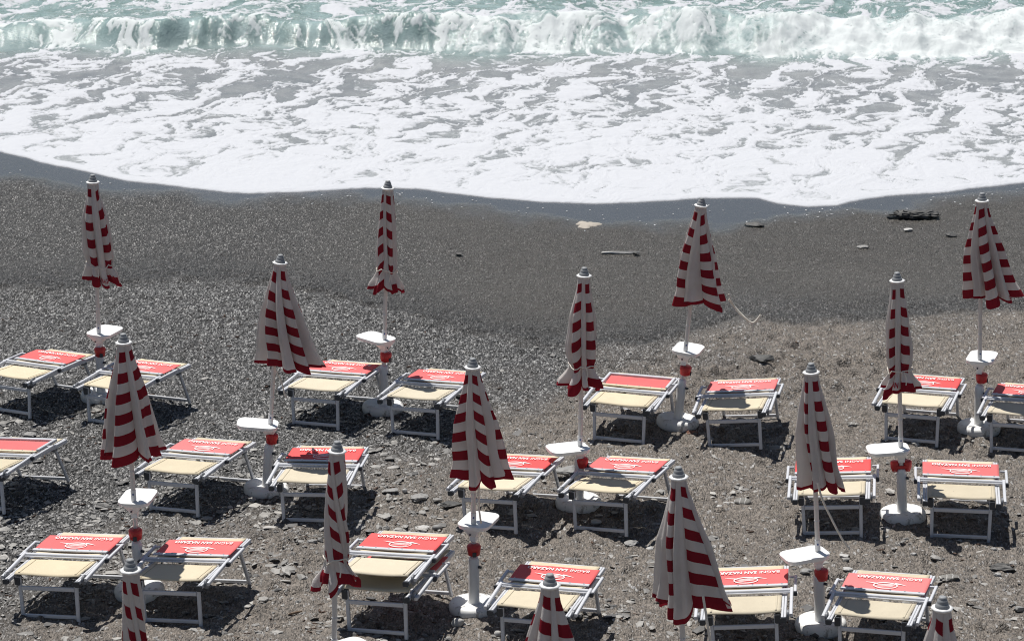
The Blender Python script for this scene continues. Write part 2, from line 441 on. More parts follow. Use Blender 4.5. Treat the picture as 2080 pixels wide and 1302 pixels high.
# breaking wave
foot_px = np.array([(-600, 96), (0, 98), (250, 100), (450, 102), (700, 104), (900, 108), (1100, 106), (1300, 112), (1600, 112), (1800, 116), (2080, 112), (2700, 110)], float)
fxw = np.array([ground_at(a, b_, SEA)[0] for a, b_ in foot_px]); fyw = np.array([ground_at(a, b_, SEA)[1] for a, b_ in foot_px])
yfoot = np.interp(SX, fxw, fyw) + .42 * fbm(SX * .55, SX * 0 + 1.7, 15, 4)
hpx = np.interp(FX, [-400, 0, 150, 400, 700, 900, 1200, 1500, 1750, 2080, 2600], [.26, .30, .34, .40, .42, .50, .50, .47, .46, .44, .4])
dw = SY - yfoot
Hn = hpx * (1 + .34 * fbm(SX * .8, SY * .3, 25, 3))
broken = np.interp(FX, [-400, 0, 120, 300, 850, 950, 1300, 1550, 1700, 2600], [.45, .45, .3, .05, .12, .6, .5, .7, 1, 1])
RW = .60 + 1.0 * broken
rise = sstep(-.05, RW, dw) ** 1.15
fall = np.where(dw > RW, np.exp(-(dw - RW) / 3.2), 1)
wave = Hn * rise * fall
turb = sstep(-.1, .3, dw) * sstep(2.4, 1.2, dw) * broken
wave += turb * (.075 * fbm(SX * 2.2, SY * 1.9, 45, 2) + .014 * np.abs(fbm(SX * 6, SY * 4, 46, 2)))
SZ += wave
off = sstep(.3, 2.5, dw)
SZ += off * (.10 * fbm(SX * .35, SY * .55, 55, 4) + .02 * fbm(SX * 2.2, SY * 3.0, 56, 3)) * np.exp(-np.maximum(dw - 30, 0) / 300)
mid = sstep(1.5, 4, SV) * (1 - sstep(-.3, .3, dw))
SZ += mid * .020 * fbm(SX * 1.3, SY * 1.9, 57, 4)
# foam cover wanted at places of the photo, compared with a noise field
yy = [-400, -50, 0, 25, 45, 60, 80, 100, 118, 150, 180, 220, 260, 300, 340, 400]
cc = [[.15, .15, .15, .15, .15], [.32, .27, .27, .20, .16], [.46, .38, .38, .28, .22], [.48, .36, .44, .42, .36], [.46, .24, .58, .58, .60], [.40, .15, .56, .56, .80],
      [.38, .08, .34, .38, .88], [.40, .22, .32, .36, .86], [.36, .36, .50, .50, .52], [.34, .36, .44, .42, .36], [.52, .38, .50, .50, .40], [.74, .55, .62, .62, .50],
      [.85, .73, .73, .74, .60], [.90, .83, .83, .83, .75], [.93, .88, .87, .88, .84], [1.0, 1, 1, 1, 1]]
xx = [0, 520, 1040, 1560, 2080]
cc = np.array(cc)
FYw = to_px(SX, SY, SZ)[1]
yi = np.interp(np.clip(FYw, -400, 400), yy, np.arange(len(yy))); xi = np.interp(np.clip(FX, 0, 2080), xx, np.arange(5))
y0 = np.clip(np.floor(yi).astype(int), 0, len(yy) - 2); x0 = np.clip(np.floor(xi).astype(int), 0, 3); ty = yi - y0; tx = xi - x0
COV = (cc[y0, x0] * (1 - tx) + cc[y0, x0 + 1] * tx) * (1 - ty) + (cc[y0 + 1, x0] * (1 - tx) + cc[y0 + 1, x0 + 1] * tx) * ty
ang = R(67)
wx = SX + .35 * fbm(SX * .9, SY * .9, 101, 3); wy = SY + .35 * fbm(SX * .9, SY * .9, 102, 3)
ca, sa = math.cos(ang), math.sin(ang)
a_ = wx * ca + wy * sa; b_ = -wx * sa + wy * ca
streak = fbm(a_ * .42, b_ * 2.3, 111, 3)
blob = fbm(a_ * 1.7, b_ * 2.6, 121, 3)
fine = fbm(a_ * 5.0, b_ * 7.0, 131, 3)
w1, w2, wi = worley(a_ * 1.5, b_ * 2.2, 141)
cell = (w2 - w1)
fine2 = fbm(a_ * 11.0, b_ * 15.0, 151, 2)
Nf = 1.0 * streak + .45 * blob + .50 * fine + .55 * fine2 + .80 * (cell - .33)
cal = Nf[(SY < 60) & (np.abs(SX) < 10)]
srt = np.sort(cal[::97]); Nr = np.interp(Nf, srt, np.linspace(0, 1, len(srt)))
foam = .5 + (COV - Nr) * 1.3
foam = np.where(SV < .28, np.maximum(foam, .5 + (.28 - SV) * 3), foam)
foam = np.maximum(foam, (.5 + .6 * (turb - .58 - .5 * (Nr - .5))) * (turb > .2))
SZ += .016 * sstep(.45, .65, foam) * sstep(.2, 1.0, SV) * (1 + .6 * fine)
depthc = sstep(-1.2, 1.0, dw)                  # 0 thin sandy film ... 1 deep sea water
milky = np.clip(.5 + .5 * blob + .25 * streak, 0, 1)

def sea_mat():
    m, nt, b, L = new_mat('sea_water_and_foam')
    co = objco(nt)
    f = attr(nt, 'foam').outputs['Fac']; dp = attr(nt, 'deep').outputs['Fac']; mk = attr(nt, 'milky').outputs['Fac']
    n1 = noise(nt, co, 9, 6, .68); n2 = noise(nt, co, 30, 4, .6)
    ff = math_n(nt, 'ADD', f, math_n(nt, 'MULTIPLY', math_n(nt, 'SUBTRACT', n1, .5), .22))
    ff = math_n(nt, 'ADD', ff, math_n(nt, 'MULTIPLY', math_n(nt, 'SUBTRACT', n2, .5), .24))
    bub = N(nt, 'ShaderNodeTexVoronoi'); bub.inputs['Scale'].default_value = 11; L.new(co, bub.inputs['Vector'])
    thin = ramp(nt, f, [(.46, 1.0), (.80, .25), (1.0, 0.0)])
    hole = math_n(nt, 'MULTIPLY', ramp(nt, bub.outputs['Distance'], [(.10, 1.0), (.48, 0.0)]), ramp(nt, noise(nt, co, 2.3, 3, .6), [(.42, 0.0), (.60, 1.0)]))
    ff = math_n(nt, 'SUBTRACT', ff, math_n(nt, 'MULTIPLY', math_n(nt, 'MULTIPLY', hole, thin), .34))
    mask = ramp(nt, ff, [(.35, 0.0), (.46, .26), (.56, .74), (.74, 1.0)])
    veil = ramp(nt, ff, [(.22, 0.0), (.50, .26)])
    shallow = mixc(nt, mk, (.175, .188, .203), (.29, .30, .305))
    deepc = mixc(nt, mk, (.13, .215, .20), (.33, .44, .44))
    wc = mixc(nt, dp, shallow, deepc)
    wc = mixc(nt, veil, wc, (.62, .66, .66))
    L.new(wc, b.inputs['Base Color']); b.inputs['Roughness'].default_value = .10; b.inputs['IOR'].default_value = 1.33
    rip = math_n(nt, 'ADD', math_n(nt, 'MULTIPLY', noise(nt, co, 6.5, 4, .6), .7), math_n(nt, 'MULTIPLY', noise(nt, co, 24, 3, .6), .45))
    bump(nt, b, math_n(nt, 'MULTIPLY', rip, math_n(nt, 'MULTIPLY', math_n(nt, 'ADD', .35, dp), math_n(nt, 'SUBTRACT', 1.0, math_n(nt, 'MULTIPLY', attr(nt, 'face').outputs['Fac'], .7)))), .85, .085)
    fm = N(nt, 'ShaderNodeBsdfPrincipled'); fm.inputs['Roughness'].default_value = .75; fm.inputs['Specular IOR Level'].default_value = .2
    fcol = mixc(nt, n1, (.575, .595, .64), (.665, .68, .71))
    fcol = mixc(nt, attr(nt, 'face').outputs['Fac'], fcol, (.73, .775, .78)); L.new(fcol, fm.inputs['Base Color'])  # extra brightness painted into the foam colour on the shaded wave front
    nb = bump(nt, None, math_n(nt, 'ADD', math_n(nt, 'MULTIPLY', ff, 1.2), math_n(nt, 'ADD', n1, math_n(nt, 'MULTIPLY', n2, .5))), .22, .05)
    L.new(nb, fm.inputs['Normal'])
    ms = N(nt, 'ShaderNodeMixShader'); L.new(mask, ms.inputs[0]); tl = N(nt, 'ShaderNodeBsdfTranslucent'); tl.inputs[0].default_value = (.62, .66, .67, 1)
    f2 = N(nt, 'ShaderNodeMixShader'); f2.inputs[0].default_value = .12; L.new(fm.outputs[0], f2.inputs[1]); L.new(tl.outputs[0], f2.inputs[2])
    L.new(b.outputs[0], ms.inputs[1]); L.new(f2.outputs[0], ms.inputs[2])
    L.new(ms.outputs[0], nt.nodes['Material Output'].inputs[0])
    return m
M['sea'] = sea_mat()
sea = grid_mesh('sea_water', SX, SY, SZ, M['sea'], {'foam': foam, 'deep': depthc, 'milky': milky, 'face': sstep(-.1, .1, dw) * sstep(RW + .25, RW, dw)})
tag(sea, 'turquoise surf breaking into white foam along the beach', kind='structure')

# spray droplets thrown up along the breaking crest
def ico(sub=1):
    bm = bmesh.new(); bmesh.ops.create_icosphere(bm, subdivisions=sub, radius=1)
    v = np.array([p.co[:] for p in bm.verts]); f = np.array([[q.index for q in p.verts] for p in bm.faces]); bm.free(); return v, f
def scatter_mesh(name, centers, scales, mat, rots=None, sub=1, lump=0.0, seed=1, smooth=True, attr_vals=None):
    """many small lumps in one mesh; each vertex set is jittered so none are alike"""
    rg = np.random.default_rng(seed); v, f = ico(sub); n = len(centers); nv = len(v)
    V = np.repeat(v[None], n, 0)
    if lump:
        dirs = rg.normal(size=(n, 4, 3)); dirs /= np.linalg.norm(dirs, axis=2, keepdims=True)
        for k in range(4):
            dt = np.einsum('nvi,ni->nv', V, dirs[:, k]); cut = rg.uniform(.45, .85, (n, 1))
            ex = np.maximum(dt - cut, 0)[..., None] * dirs[:, k][:, None, :]; V = V - ex * lump
        V = V * (1 + rg.normal(0, .05 * lump, (n, nv, 1)))
    V = V * scales[:, None, :]
    if rots is not None:
        c, s_ = np.cos(rots[:, 0]), np.sin(rots[:, 0]); t, u = np.cos(rots[:, 1]), np.sin(rots[:, 1])
        x, y, z = V[..., 0], V[..., 1], V[..., 2]
        y, z = y * t[:, None] - z * u[:, None], y * u[:, None] + z * t[:, None]
        V = np.stack([x * c[:, None] - y * s_[:, None], x * s_[:, None] + y * c[:, None], z], -1)
    V = V + centers[:, None, :]
    F = (f[None] + (np.arange(n) * nv)[:, None, None]).reshape(-1, 3)
    me = bpy.data.meshes.new(name); me.vertices.add(n * nv); me.vertices.foreach_set('co', V.astype(np.float32).ravel())
    me.loops.add(F.size); me.loops.foreach_set('vertex_index', F.ravel().astype(np.int32))
    me.polygons.add(len(F)); me.polygons.foreach_set('loop_start', np.arange(0, F.size, 3, dtype=np.int32)); me.polygons.foreach_set('loop_total', np.full(len(F), 3, np.int32))
    me.polygons.foreach_set('use_smooth', np.full(len(F), smooth)); me.materials.append(mat)
    if attr_vals is not None:
        a = me.attributes.new('tone', 'FLOAT', 'POINT'); a.data.foreach_set('value', np.repeat(attr_vals, nv).astype(np.float32))
    me.update(); me.validate(); return link(bpy.data.objects.new(name, me))
M['spray'] = simple_mat('spray_white', (.72, .74, .74), .5, 0, .02)
rg = np.random.default_rng(5)
cs, sc = [], []
for k in range(1300):
    px = rg.choice([rg.uniform(0, 2080), rg.uniform(880, 2080), rg.uniform(1500, 2080)])
    yf = float(np.interp(px, foot_px[:, 0], foot_px[:, 1])); x, y = ground_at(px, yf, SEA)
    h = float(np.interp(px, [0, 150, 400, 850, 950, 1300, 1600, 2080], [.2, .15, .05, .1, .34, .3, .36, .40]))
    z = SEA + float(np.interp(px, [0, 400, 900, 2080], [.28, .38, .48, .45])) + h * rg.exponential(.28) - .12
    cs.append((x + rg.normal(0, .03), y + 1.1 + rg.normal(0, .35), z + .05)); r = min(.009, .003 + rg.exponential(.002)); sc.append((r * 1.4, r * 1.2, r))
spray = scatter_mesh('wave_spray', np.array(cs), np.array(sc), M['spray'], sub=1)
tag(spray, 'fine white spray flying off the breaking wave crest', kind='stuff')

# ------------------------------------------------------------------ pebbles and stones
def stone_mat(name, lo, hi, vein=False, tone=False):
    m, nt, b, L = new_mat(name); co = objco(nt)
    n = noise(nt, co, 26, 6, .65)
    c = mixc(nt, n, lo, hi)
    if tone:
        c = mixc(nt, attr(nt, 'tone').outputs['Fac'], mixc(nt, 1.0, c, (.55, .55, .57), 'MULTIPLY'), mixc(nt, 1.0, c, (3.0, 2.95, 2.85), 'MULTIPLY'))
    if vein:
        w = N(nt, 'ShaderNodeTexWave'); w.inputs['Scale'].default_value = 6; w.inputs['Distortion'].default_value = 4; L.new(co, w.inputs[0])
        c = mixc(nt, ramp(nt, w.outputs[1], [(.93, 0.0), (.97, .8)]), c, (.5, .49, .47))
    L.new(c, b.inputs['Base Color']); b.inputs['Roughness'].default_value = .6
    bump(nt, b, n, .5, .008)
    return m
M['pebble'] = stone_mat('mixed_pebbles', (.09, .09, .09), (.20, .195, .185), tone=True)
M['stone_grey'] = stone_mat('grey_stone', (.17, .17, .168), (.34, .333, .318))
M['stone_pale'] = stone_mat('pale_stone', (.36, .355, .34), (.55, .54, .52))
M['stone_dark'] = stone_mat('dark_stone', (.03, .03, .032), (.10, .098, .092))
M['stone_vein'] = stone_mat('veined_stone', (.13, .125, .115), (.24, .23, .21), vein=True)
M['stone_brown'] = stone_mat('red_brown_stone', (.13, .06, .04), (.24, .12, .08))
M['wood'] = stone_mat('bleached_wood', (.12, .08, .05), (.26, .18, .12))

rg = np.random.default_rng(11)
P = []; tries = 0
while len(P) < 9000 and tries < 300000:
    tries += 1
    px, py = rg.uniform(-60, 2140), 600 + 760 * rg.random() ** .75
    bl = np.interp(px, BERM_PX[:, 0], BERM_PX[:, 1]); sl = np.interp(px, SAND_PX[:, 0], SAND_PX[:, 1])
    if py < bl + 8: continue
    dens = .25 + .75 * (py > sl - 40) * np.interp(py, [700, 880, 1000, 1300], [.1, .30, .9, 1.0]) if py < 1e9 else 0
    if px < 900: dens = np.interp(py, [600, 800, 880, 960, 1150, 1230], [.04, .12, .5, 1.0, .9, .35])
    if px < 900: dens *= .8
    else: dens = (.05 if py < 880 else .16) + .5 * max(0.0, float(perlin(np.array([px / 130.0]), np.array([py / 60.0]), 91)[0])) * (py > 860)
    if rg.random() > dens: continue
    x, y = ground_at(px, py); P.append((x, y))
P = np.array(P)
r = .007 + rg.exponential(.0085, len(P)); r = np.minimum(r, .05)
clump = fbm(P[:, 0] * 1.1, P[:, 1] * 1.1, 77, 3); r *= np.clip(1 + .6 * clump, .45, 1.7)
sc = np.stack([r * rg.uniform(1.0, 1.9, len(P)), r * rg.uniform(.8, 1.3, len(P)), r * rg.uniform(.22, .5, len(P))], -1)
cz = gz_smooth(P[:, 0], P[:, 1]) + sc[:, 2] * .45 + .006
pebbles = scatter_mesh('beach_pebbles', np.column_stack([P, cz]), sc, M['pebble'],
                       np.stack([rg.uniform(0, 6.28, len(P)), rg.normal(0, .25, len(P))], -1), sub=1, lump=1.5, seed=21, smooth=False, attr_vals=rg.beta(1.6, 1.9, len(P)))
tag(pebbles, 'loose grey pebbles strewn over the beach', kind='stuff')
# dark seaweed and twig crumbs
D = []
for k in range(900):
    px, py = rg.uniform(0, 2080), rg.uniform(640, 1300)
    if py < np.interp(px, BERM_PX[:, 0], BERM_PX[:, 1]) + 25: continue
    if rg.random() > .35 + .65 * (px < 900): continue
    x, y = ground_at(px, py); D.append((x, y, gz(x, y) + .012))
D = np.array(D); n = len(D)
M['weed'] = stone_mat('dry_seaweed', (.035, .018, .010), (.11, .055, .03))
debris = scatter_mesh('seaweed_debris', D, np.stack([rg.uniform(.012, .05, n), rg.uniform(.006, .014, n), rg.uniform(.004, .009, n)], -1), M['weed'],
                      np.stack([rg.normal(0, .8, n), rg.normal(0, .2, n)], -1), sub=1, lump=.8, seed=9)
tag(debris, 'dark crumbs of dry seaweed and twigs on the sand', kind='stuff')

def stone(name, px, py, wpx, hpx, mat, label, cat='stone', depth=None, sink=.25, lump=1.2, seed=0, rot=0.0, group='larger stones lying on the beach', sub=3, rough=0.0):
    z = 0.0
    x, y = ground_at(px, py + hpx * .3, 0); z = gz(x, y); x, y = ground_at(px, py + hpx * .3, z)
    dist = math.hypot(y, CAM_H); s = FPX / dist
    w = wpx / s / 2; h = max(.014, hpx / s / 2 * .9); dp = depth if depth else w * .75
    rgl = np.random.default_rng(seed + 100); v, f = ico(sub)
    V = v.copy()
    for k in range(9):
        dd = rgl.normal(size=3); dd /= np.linalg.norm(dd); c = rgl.uniform(.5, .86)
        V -= (np.maximum(V @ dd - c, 0)[:, None] * dd) * min(1, lump * .8)
    V += .10 * lump * np.stack([fbm(V[:, 0] * 2 + seed, V[:, 1] * 2 + V[:, 2], 3 + k, 3) for k in range(3)], -1)
    if rough:
        sub_ = 5; v, f = ico(sub_); V = np.sign(v) * np.abs(v) ** .75; V *= 1 + rough * np.stack([fbm(V[:, 0] * 4 + seed, V[:, 1] * 2 + V[:, 2] * 2, 13, 4)] * 3, -1)
    V -= (V.max(0) + V.min(0)) / 2; V /= np.abs(V).max(0); V *= (w, dp, h)
    me = bpy.data.meshes.new(name); me.from_pydata(V.tolist(), [], f.tolist()); me.materials.append(M[mat])
    me.polygons.foreach_set('use_smooth', np.full(len(f), lump < 1.0)); me.update()
    o = link(bpy.data.objects.new(name, me)); o.location = (x, y, z + h * (1 - 2 * sink) + (.055 if name == 'rock' and py > 700 else .012)); o.rotation_euler = (0, 0, R(rot))
    return tag(o, label, cat, group)
stone('rock', 1855, 436, 110, 19, 'stone_dark', 'long wet black rock lying near the waterline at right', 'rock', .17, seed=1, lump=.75, group=None, rough=.34)
stone('flat_stone', 1531, 456, 40, 9, 'stone_dark', 'thin dark slab on wet sand beside the tallest shoreline parasol with flying cord', seed=2)
stone('rock', 1547, 737, 52, 20, 'stone_dark', 'dark block of stone alone on trampled sand behind a printed sunbed', 'rock', seed=3, group=None)
stone('stone', 933, 518, 15, 7, 'stone_dark', 'single small dark stone on smooth damp sand in mid beach', seed=4)
stone('stone', 1752, 502, 24, 6, 'stone_grey', 'half buried grey stone on damp sand below the black rock', seed=5)
stone('stone', 1932, 478, 26, 7, 'stone_dark', 'small dark stone on damp sand just left of the shoreline parasol at far right', seed=6)
stone('stone', 1845, 468, 18, 4, 'stone_pale', 'small whitish pebble directly below the long black rock', seed=7)
stone('rock', 1156, 968, 62, 28, 'stone_grey', 'pale angular rock behind the tied parasol post in the middle row', 'rock', seed=8, rot=8, group=None)
stone('stone', 1178, 943, 22, 11, 'stone_grey', 'grey stone at the far corner of a sunbed above the pale angular rock', seed=9)
stone('stone', 930, 1267, 26, 22, 'stone_pale', 'rounded pale stone right in front of a white parasol foot', seed=10, lump=.6, sink=.15)
stone('stone', 1012, 1287, 17, 14, 'stone_pale', 'small pale stone by the near left leg of the lowest middle sunbed', seed=11, lump=.6)
stone('stone', 1508, 1020, 36, 16, 'stone_vein', 'oval brown stone with white vein, biggest of a small cluster', seed=12, lump=.7)
stone('stone', 1480, 1024, 24, 8, 'stone_pale', 'flat pale stone touching the veined oval stone', seed=13)
stone('stone', 1459, 1030, 16, 8, 'stone_pale', 'small pale stone at the left end of the veined stone cluster', seed=14)
stone('stone', 1733, 863, 25, 10, 'stone_vein', 'dark stone with pale streak behind the tabletop of the tied parasol', seed=15)
stone('stone', 1928, 1175, 42, 15, 'stone_vein', 'flat greyish brown stone right of the lowest printed sunbed', seed=16)
stone('driftwood_piece', 2036, 1153, 56, 18, 'stone_dark', 'dark grey stub of driftwood on sand near the right edge', 'driftwood', .06, seed=17, rot=-8, group=None)
stone('stone', 2026, 1168, 16, 10, 'stone_pale', 'small pale stone under the dark driftwood stub', seed=18)
stone('stone', 2070, 1238, 26, 15, 'stone_grey', 'grey stone at the right edge above the cut-off sunbed corner', seed=19)
stone('stone', 1637, 1162, 26, 14, 'stone_grey', 'grey stone between two printed sunbeds and below a white tabletop', seed=20)
stone('stone', 1685, 1198, 16, 13, 'stone_pale', 'pale stone beside a white parasol tube next to a sunbed', seed=21)
stone('stone', 1722, 1157, 22, 9, 'stone_pale', 'flat pale stone behind the far left corner of a sunbed', seed=22)
stone('stone', 850, 1011, 42, 15, 'stone_grey', 'wide grey slab of stone between two middle row sunbeds', seed=23)
stone('stone', 792, 997, 34, 10, 'stone_grey', 'flat grey stone just left of a rounded pebble', seed=24)
stone('stone', 822, 998, 11, 11, 'stone_pale', 'rounded small pebble between flat grey stones', seed=25, lump=.5)
stone('stone', 917, 1026, 46, 14, 'stone_dark', 'dark flat slab left of the leaning canopy hem', seed=26)
stone('stone', 858, 1073, 30, 8, 'stone_pale', 'long pale stone left of a round grey cobble', seed=27)
stone('stone', 888, 1072, 21, 14, 'stone_grey', 'round grey cobble behind the double stacked sunbed', seed=28, lump=.6)
stone('stone', 634, 1101, 22, 11, 'stone_grey', 'grey stone left of the twisted tied canopy skirt', seed=29)
stone('stone', 60, 884, 28, 11, 'stone_grey', 'grey stone behind the blank red sunbed at left edge', seed=30)
stone('stone', 1283, 1105, 30, 14, 'stone_grey', 'tilted grey slab on open sand before a middle row sunbed', seed=31, rot=15)
stone('stone', 1319, 1117, 17, 10, 'stone_pale', 'round pale pebble near the tilted grey slab', seed=32, lump=.5)
stone('stone', 1211, 1061, 22, 11, 'stone_pale', 'white oblong stone in shade beneath a sunbed', seed=33, lump=.5)
stone('stone', 421, 1054, 22, 11, 'stone_grey', 'brownish round stone just right of a sunbed near leg', seed=34, lump=.6)
stone('stone', 1655, 1291, 22, 14, 'stone_dark', 'dark stone pressed against the lowest white parasol foot', seed=35)
stone('stone', 1405, 879, 26, 8, 'stone_brown', 'reddish brown stone beside a muddy white parasol foot', seed=36)
stone('stone', 2018, 1117, 15, 8, 'stone_grey', 'small grey stone on sand below the rightmost middle row sunbed', seed=37)
stone('stone', 1776, 1094, 15, 8, 'stone_grey', 'dark grey pebble in front of a muddy white foot', seed=38)
stone('stone', 1802, 1092, 9, 8, 'stone_pale', 'tiny round pebble right of the dark grey pebble', seed=39, lump=.5)
stone('stone', 1715, 1131, 22, 9, 'stone_pale', 'pale flat shard on sand right of a white tabletop', seed=40)
stone('stone', 1855, 1126, 14, 7, 'stone_pale', 'pale ring-like pebble on open sand below a parasol foot', seed=41)
stone('twig', 600, 1247, 34, 5, 'wood', 'short brown twig lying on sand in the lower left', 'twig', .012, seed=42, rot=30, group=None, sink=.1)
stone('driftwood_stick', 1262, 514, 84, 6, 'stone_pale', 'thin pale stick half buried in smooth damp sand', 'driftwood', .03, seed=43, rot=3, group=None)
stone('stone', 1292, 517, 15, 8, 'stone_dark', 'black stone at the right tip of the buried stick', seed=44)
# specks of foam left on the wet strip
rg = np.random.default_rng(77); Fk = []
for k in range(150):
    px = rg.uniform(0, 2080); lo = float(np.interp(px, [a for a, b in SHORE_PX], [b for a, b in SHORE_PX])); hi = float(np.interp(px, WET_PX[:, 0], WET_PX[:, 1]))
    py = lo + 3 + (hi + 12 - lo) * rg.random() ** 1.4
    if px < 700 and rg.random() < .6: continue
    x, y = ground_at(px, py, -.05); Fk.append((x, y, gz(x, y) + .004))
Fk = np.array(Fk); n = len(Fk)
M['speck'] = simple_mat('foam_speck', (.66, .67, .68), .6, 0, .04)
fl = scatter_mesh('foam_flecks', Fk, np.stack([rg.uniform(.005, .018, n), rg.uniform(.010, .035, n), np.full(n, .003)], -1), M['speck'], np.stack([rg.normal(0, .8, n), np.zeros(n)], -1), sub=1, lump=.5, seed=8)
tag(fl, 'tiny white foam flecks left on the wet sand', kind='stuff')
# frothy stain left by the last wave
x0_, y0_ = ground_at(1193, 451); z0_ = float(zbeach(y0_))
pts = []
for k in range(40):
    a = 2 * math.pi * k / 40; rr = 1 + .25 * math.sin(3 * a + 1) + .15 * math.sin(7 * a)
    pts.append((x0_ + .15 * rr * math.cos(a), y0_ + .17 * rr * math.sin(a)))
mb = MB(); k = len(pts)
M['froth'] = simple_mat('tan_froth', (.40, .36, .31), .8, 0, .35, 30)
mb.add([(x, y, gz(x, y) - .004) for x, y in pts] + [(x0_ + (x - x0_) * .8, y0_ + (y - y0_) * .8, gz(x, y) + .014) for x, y in pts] + [(x0_, y0_, gz(x0_, y0_) + .018)],
       [(i, (i + 1) % k, k + (i + 1) % k, k + i) for i in range(k)] + [(k + i, k + (i + 1) % k, 2 * k) for i in range(k)], M['froth'], True)
tag(mb.build('foam_patch'), 'tan patch of froth stranded on wet sand at the waterline', 'foam patch')

# ------------------------------------------------------------------ writing
_txt = {}
def text_mesh(body, offset=0.0, shear=0.0):
    key = (body, offset, shear)
    if key in _txt: return _txt[key]
    cu = bpy.data.curves.new('lettering', 'FONT'); cu.body = body; cu.size = 1; cu.offset = offset; cu.shear = shear; cu.resolution_u = 3
    o = bpy.data.objects.new('lettering', cu); COL.objects.link(o)
    dg = bpy.context.evaluated_depsgraph_get(); dg.update()
    me = bpy.data.meshes.new_from_object(o.evaluated_get(dg))
    v = np.array([p.co[:2] for p in me.vertices]); f = [tuple(p.vertices) for p in me.polygons]
    bpy.data.objects.remove(o); bpy.data.curves.remove(cu); bpy.data.meshes.remove(me)
    v[:, 0] -= v[:, 0].min(); _txt[key] = (v, f); return v, f

# ------------------------------------------------------------------ sunbeds (folded in half)
def quad_sheet(mb, pts_fn, nu, nv, mat, thick=.006):
    vs = []; 
    for j in range(nv + 1):
        for i in range(nu + 1): vs.append(pts_fn(i / nu, j / nv))
    n1 = len(vs); vs += [(x, y, z - thick) for x, y, z in vs]
    fs = []
    for j in range(nv):
        for i in range(nu):
            a = j * (nu + 1) + i; q = (a, a + 1, a + nu + 2, a + nu + 1)
            fs.append(q); fs.append(tuple(n1 + k for k in q[::-1]))
    ed = [j for j in range(nu + 1)] + [(nu + 1) * (j + 1) - 1 for j in range(1, nv + 1)] + [(nu + 1) * nv + i for i in range(nu - 1, -1, -1)] + [(nu + 1) * j for j in range(nv - 1, 0, -1)]
    for a, b_ in zip(ed, ed[1:] + ed[:1]): fs.append((b_, a, n1 + a, n1 + b_))
    mb.add(vs, fs, mat, True)

SH_Y0, SH_Y1, SH_Z0, SH_Z1, SH_W = .508, .805, .450, .464, .348
def shade_z(y): return SH_Z0 + (SH_Z1 - SH_Z0) * (y - SH_Y0) / (SH_Y1 - SH_Y0)
def shade_mesh(printed):
    mb = MB()
    if printed:
        sag = lambda u, v: (-SH_W + 2 * SH_W * u, SH_Y0 + (SH_Y1 - SH_Y0) * v, SH_Z0 + (SH_Z1 - SH_Z0) * v - .006 * math.sin(math.pi * u) * math.sin(math.pi * v) + .002 * math.sin(9 * u + 4 * v))
        quad_sheet(mb, sag, 24, 12, M['red_fabric'])
        zz = lambda x, y: shade_z(y) - .006 * math.sin(math.pi * (x + SH_W) / (2 * SH_W)) * math.sin(math.pi * (y - SH_Y0) / (SH_Y1 - SH_Y0)) + .0075
        def put(v, f, sx, sy, ox, oy):      # turned half round: read from the far end
            vs = [(ox - a * sx, oy - b_ * sy, zz(ox - a * sx, oy - b_ * sy)) for a, b_ in v]; mb.add(vs, f, M['print_white'])
        v1, f1 = text_mesh('BAGNI', .006); v2, f2 = text_mesh('SAN NAZARO', .028)
        w1_, w2_ = .165, .350
        put(v1, f1, w1_ / v1[:, 0].max(), .060, .275, .766); put(v2, f2, w2_ / v2[:, 0].max(), .060, .275 - w1_ - .024, .766)
        # emblem: ring, wings, bars across it
        cy_, n = .600, 28
        def rib(pts, ws):
            vs = []; fs = []
            for i, (p, w) in enumerate(zip(pts, ws)):
                a = pts[max(i - 1, 0)]; b_ = pts[min(i + 1, len(pts) - 1)]; dx, dy = b_[0] - a[0], b_[1] - a[1]; l = math.hypot(dx, dy) or 1
                for sgn in (-1, 1):
                    x = p[0] - dy / l * w * sgn; y = p[1] + dx / l * w * sgn; vs.append((x, y, zz(x, y)))
            for i in range(len(pts) - 1): fs.append((2 * i, 2 * i + 2, 2 * i + 3, 2 * i + 1))
            mb.add(vs, fs, M['print_white'])
        ring = [(.098 * math.cos(2 * math.pi * i / n), cy_ + .058 * math.sin(2 * math.pi * i / n)) for i in range(n + 1)]
        rib(ring, [.0045 + .0025 * math.sin(2 * math.pi * i / n) ** 2 for i in range(n + 1)])
        for k, (x0, x1, yo) in enumerate(((-.075, .08, .018), (-.085, .085, -.002), (-.07, .07, -.022))):
            rib([(x0 + (x1 - x0) * i / 10, cy_ + yo + .014 * math.sin(i / 10 * 3.3 - .6)) for i in range(11)], [.0045 * math.sin(math.pi * (i + .4) / 11) + .001 for i in range(11)])
        rib([(.07 + .105 * i / 8, cy_ + .050 - .035 * (i / 8) ** 1.5) for i in range(9)], [.010 * (1 - i / 8) + .001 for i in range(9)])
        rib([(-.07 - .105 * i / 8, cy_ + .030 + .022 * (i / 8)) for i in range(9)], [.008 * (1 - i / 8) + .001 for i in range(9)])
    else:
        # shade turned inside: cloth sunk in its white frame
        fl = lambda u, v: (-.325 + .65 * u, SH_Y0 + .02 + (SH_Y1 - SH_Y0 - .06) * v, SH_Z0 - .012 + .022 * v - .008 * math.sin(math.pi * u) * math.sin(math.pi * v))
        quad_sheet(mb, fl, 20, 8, M['red_fabric'])
        for s in (-1, 1): mb.bar((s * .342, SH_Y0 + .005, SH_Z0 + .004), (s * .342, SH_Y1, SH_Z1 + .004), .030, .028, M['alu'])
        mb.bar((-.325, SH_Y1 - .015, SH_Z1 + .003), (.325, SH_Y1 - .015, SH_Z1 + .003), .028, .026, M['alu'])
    return mb
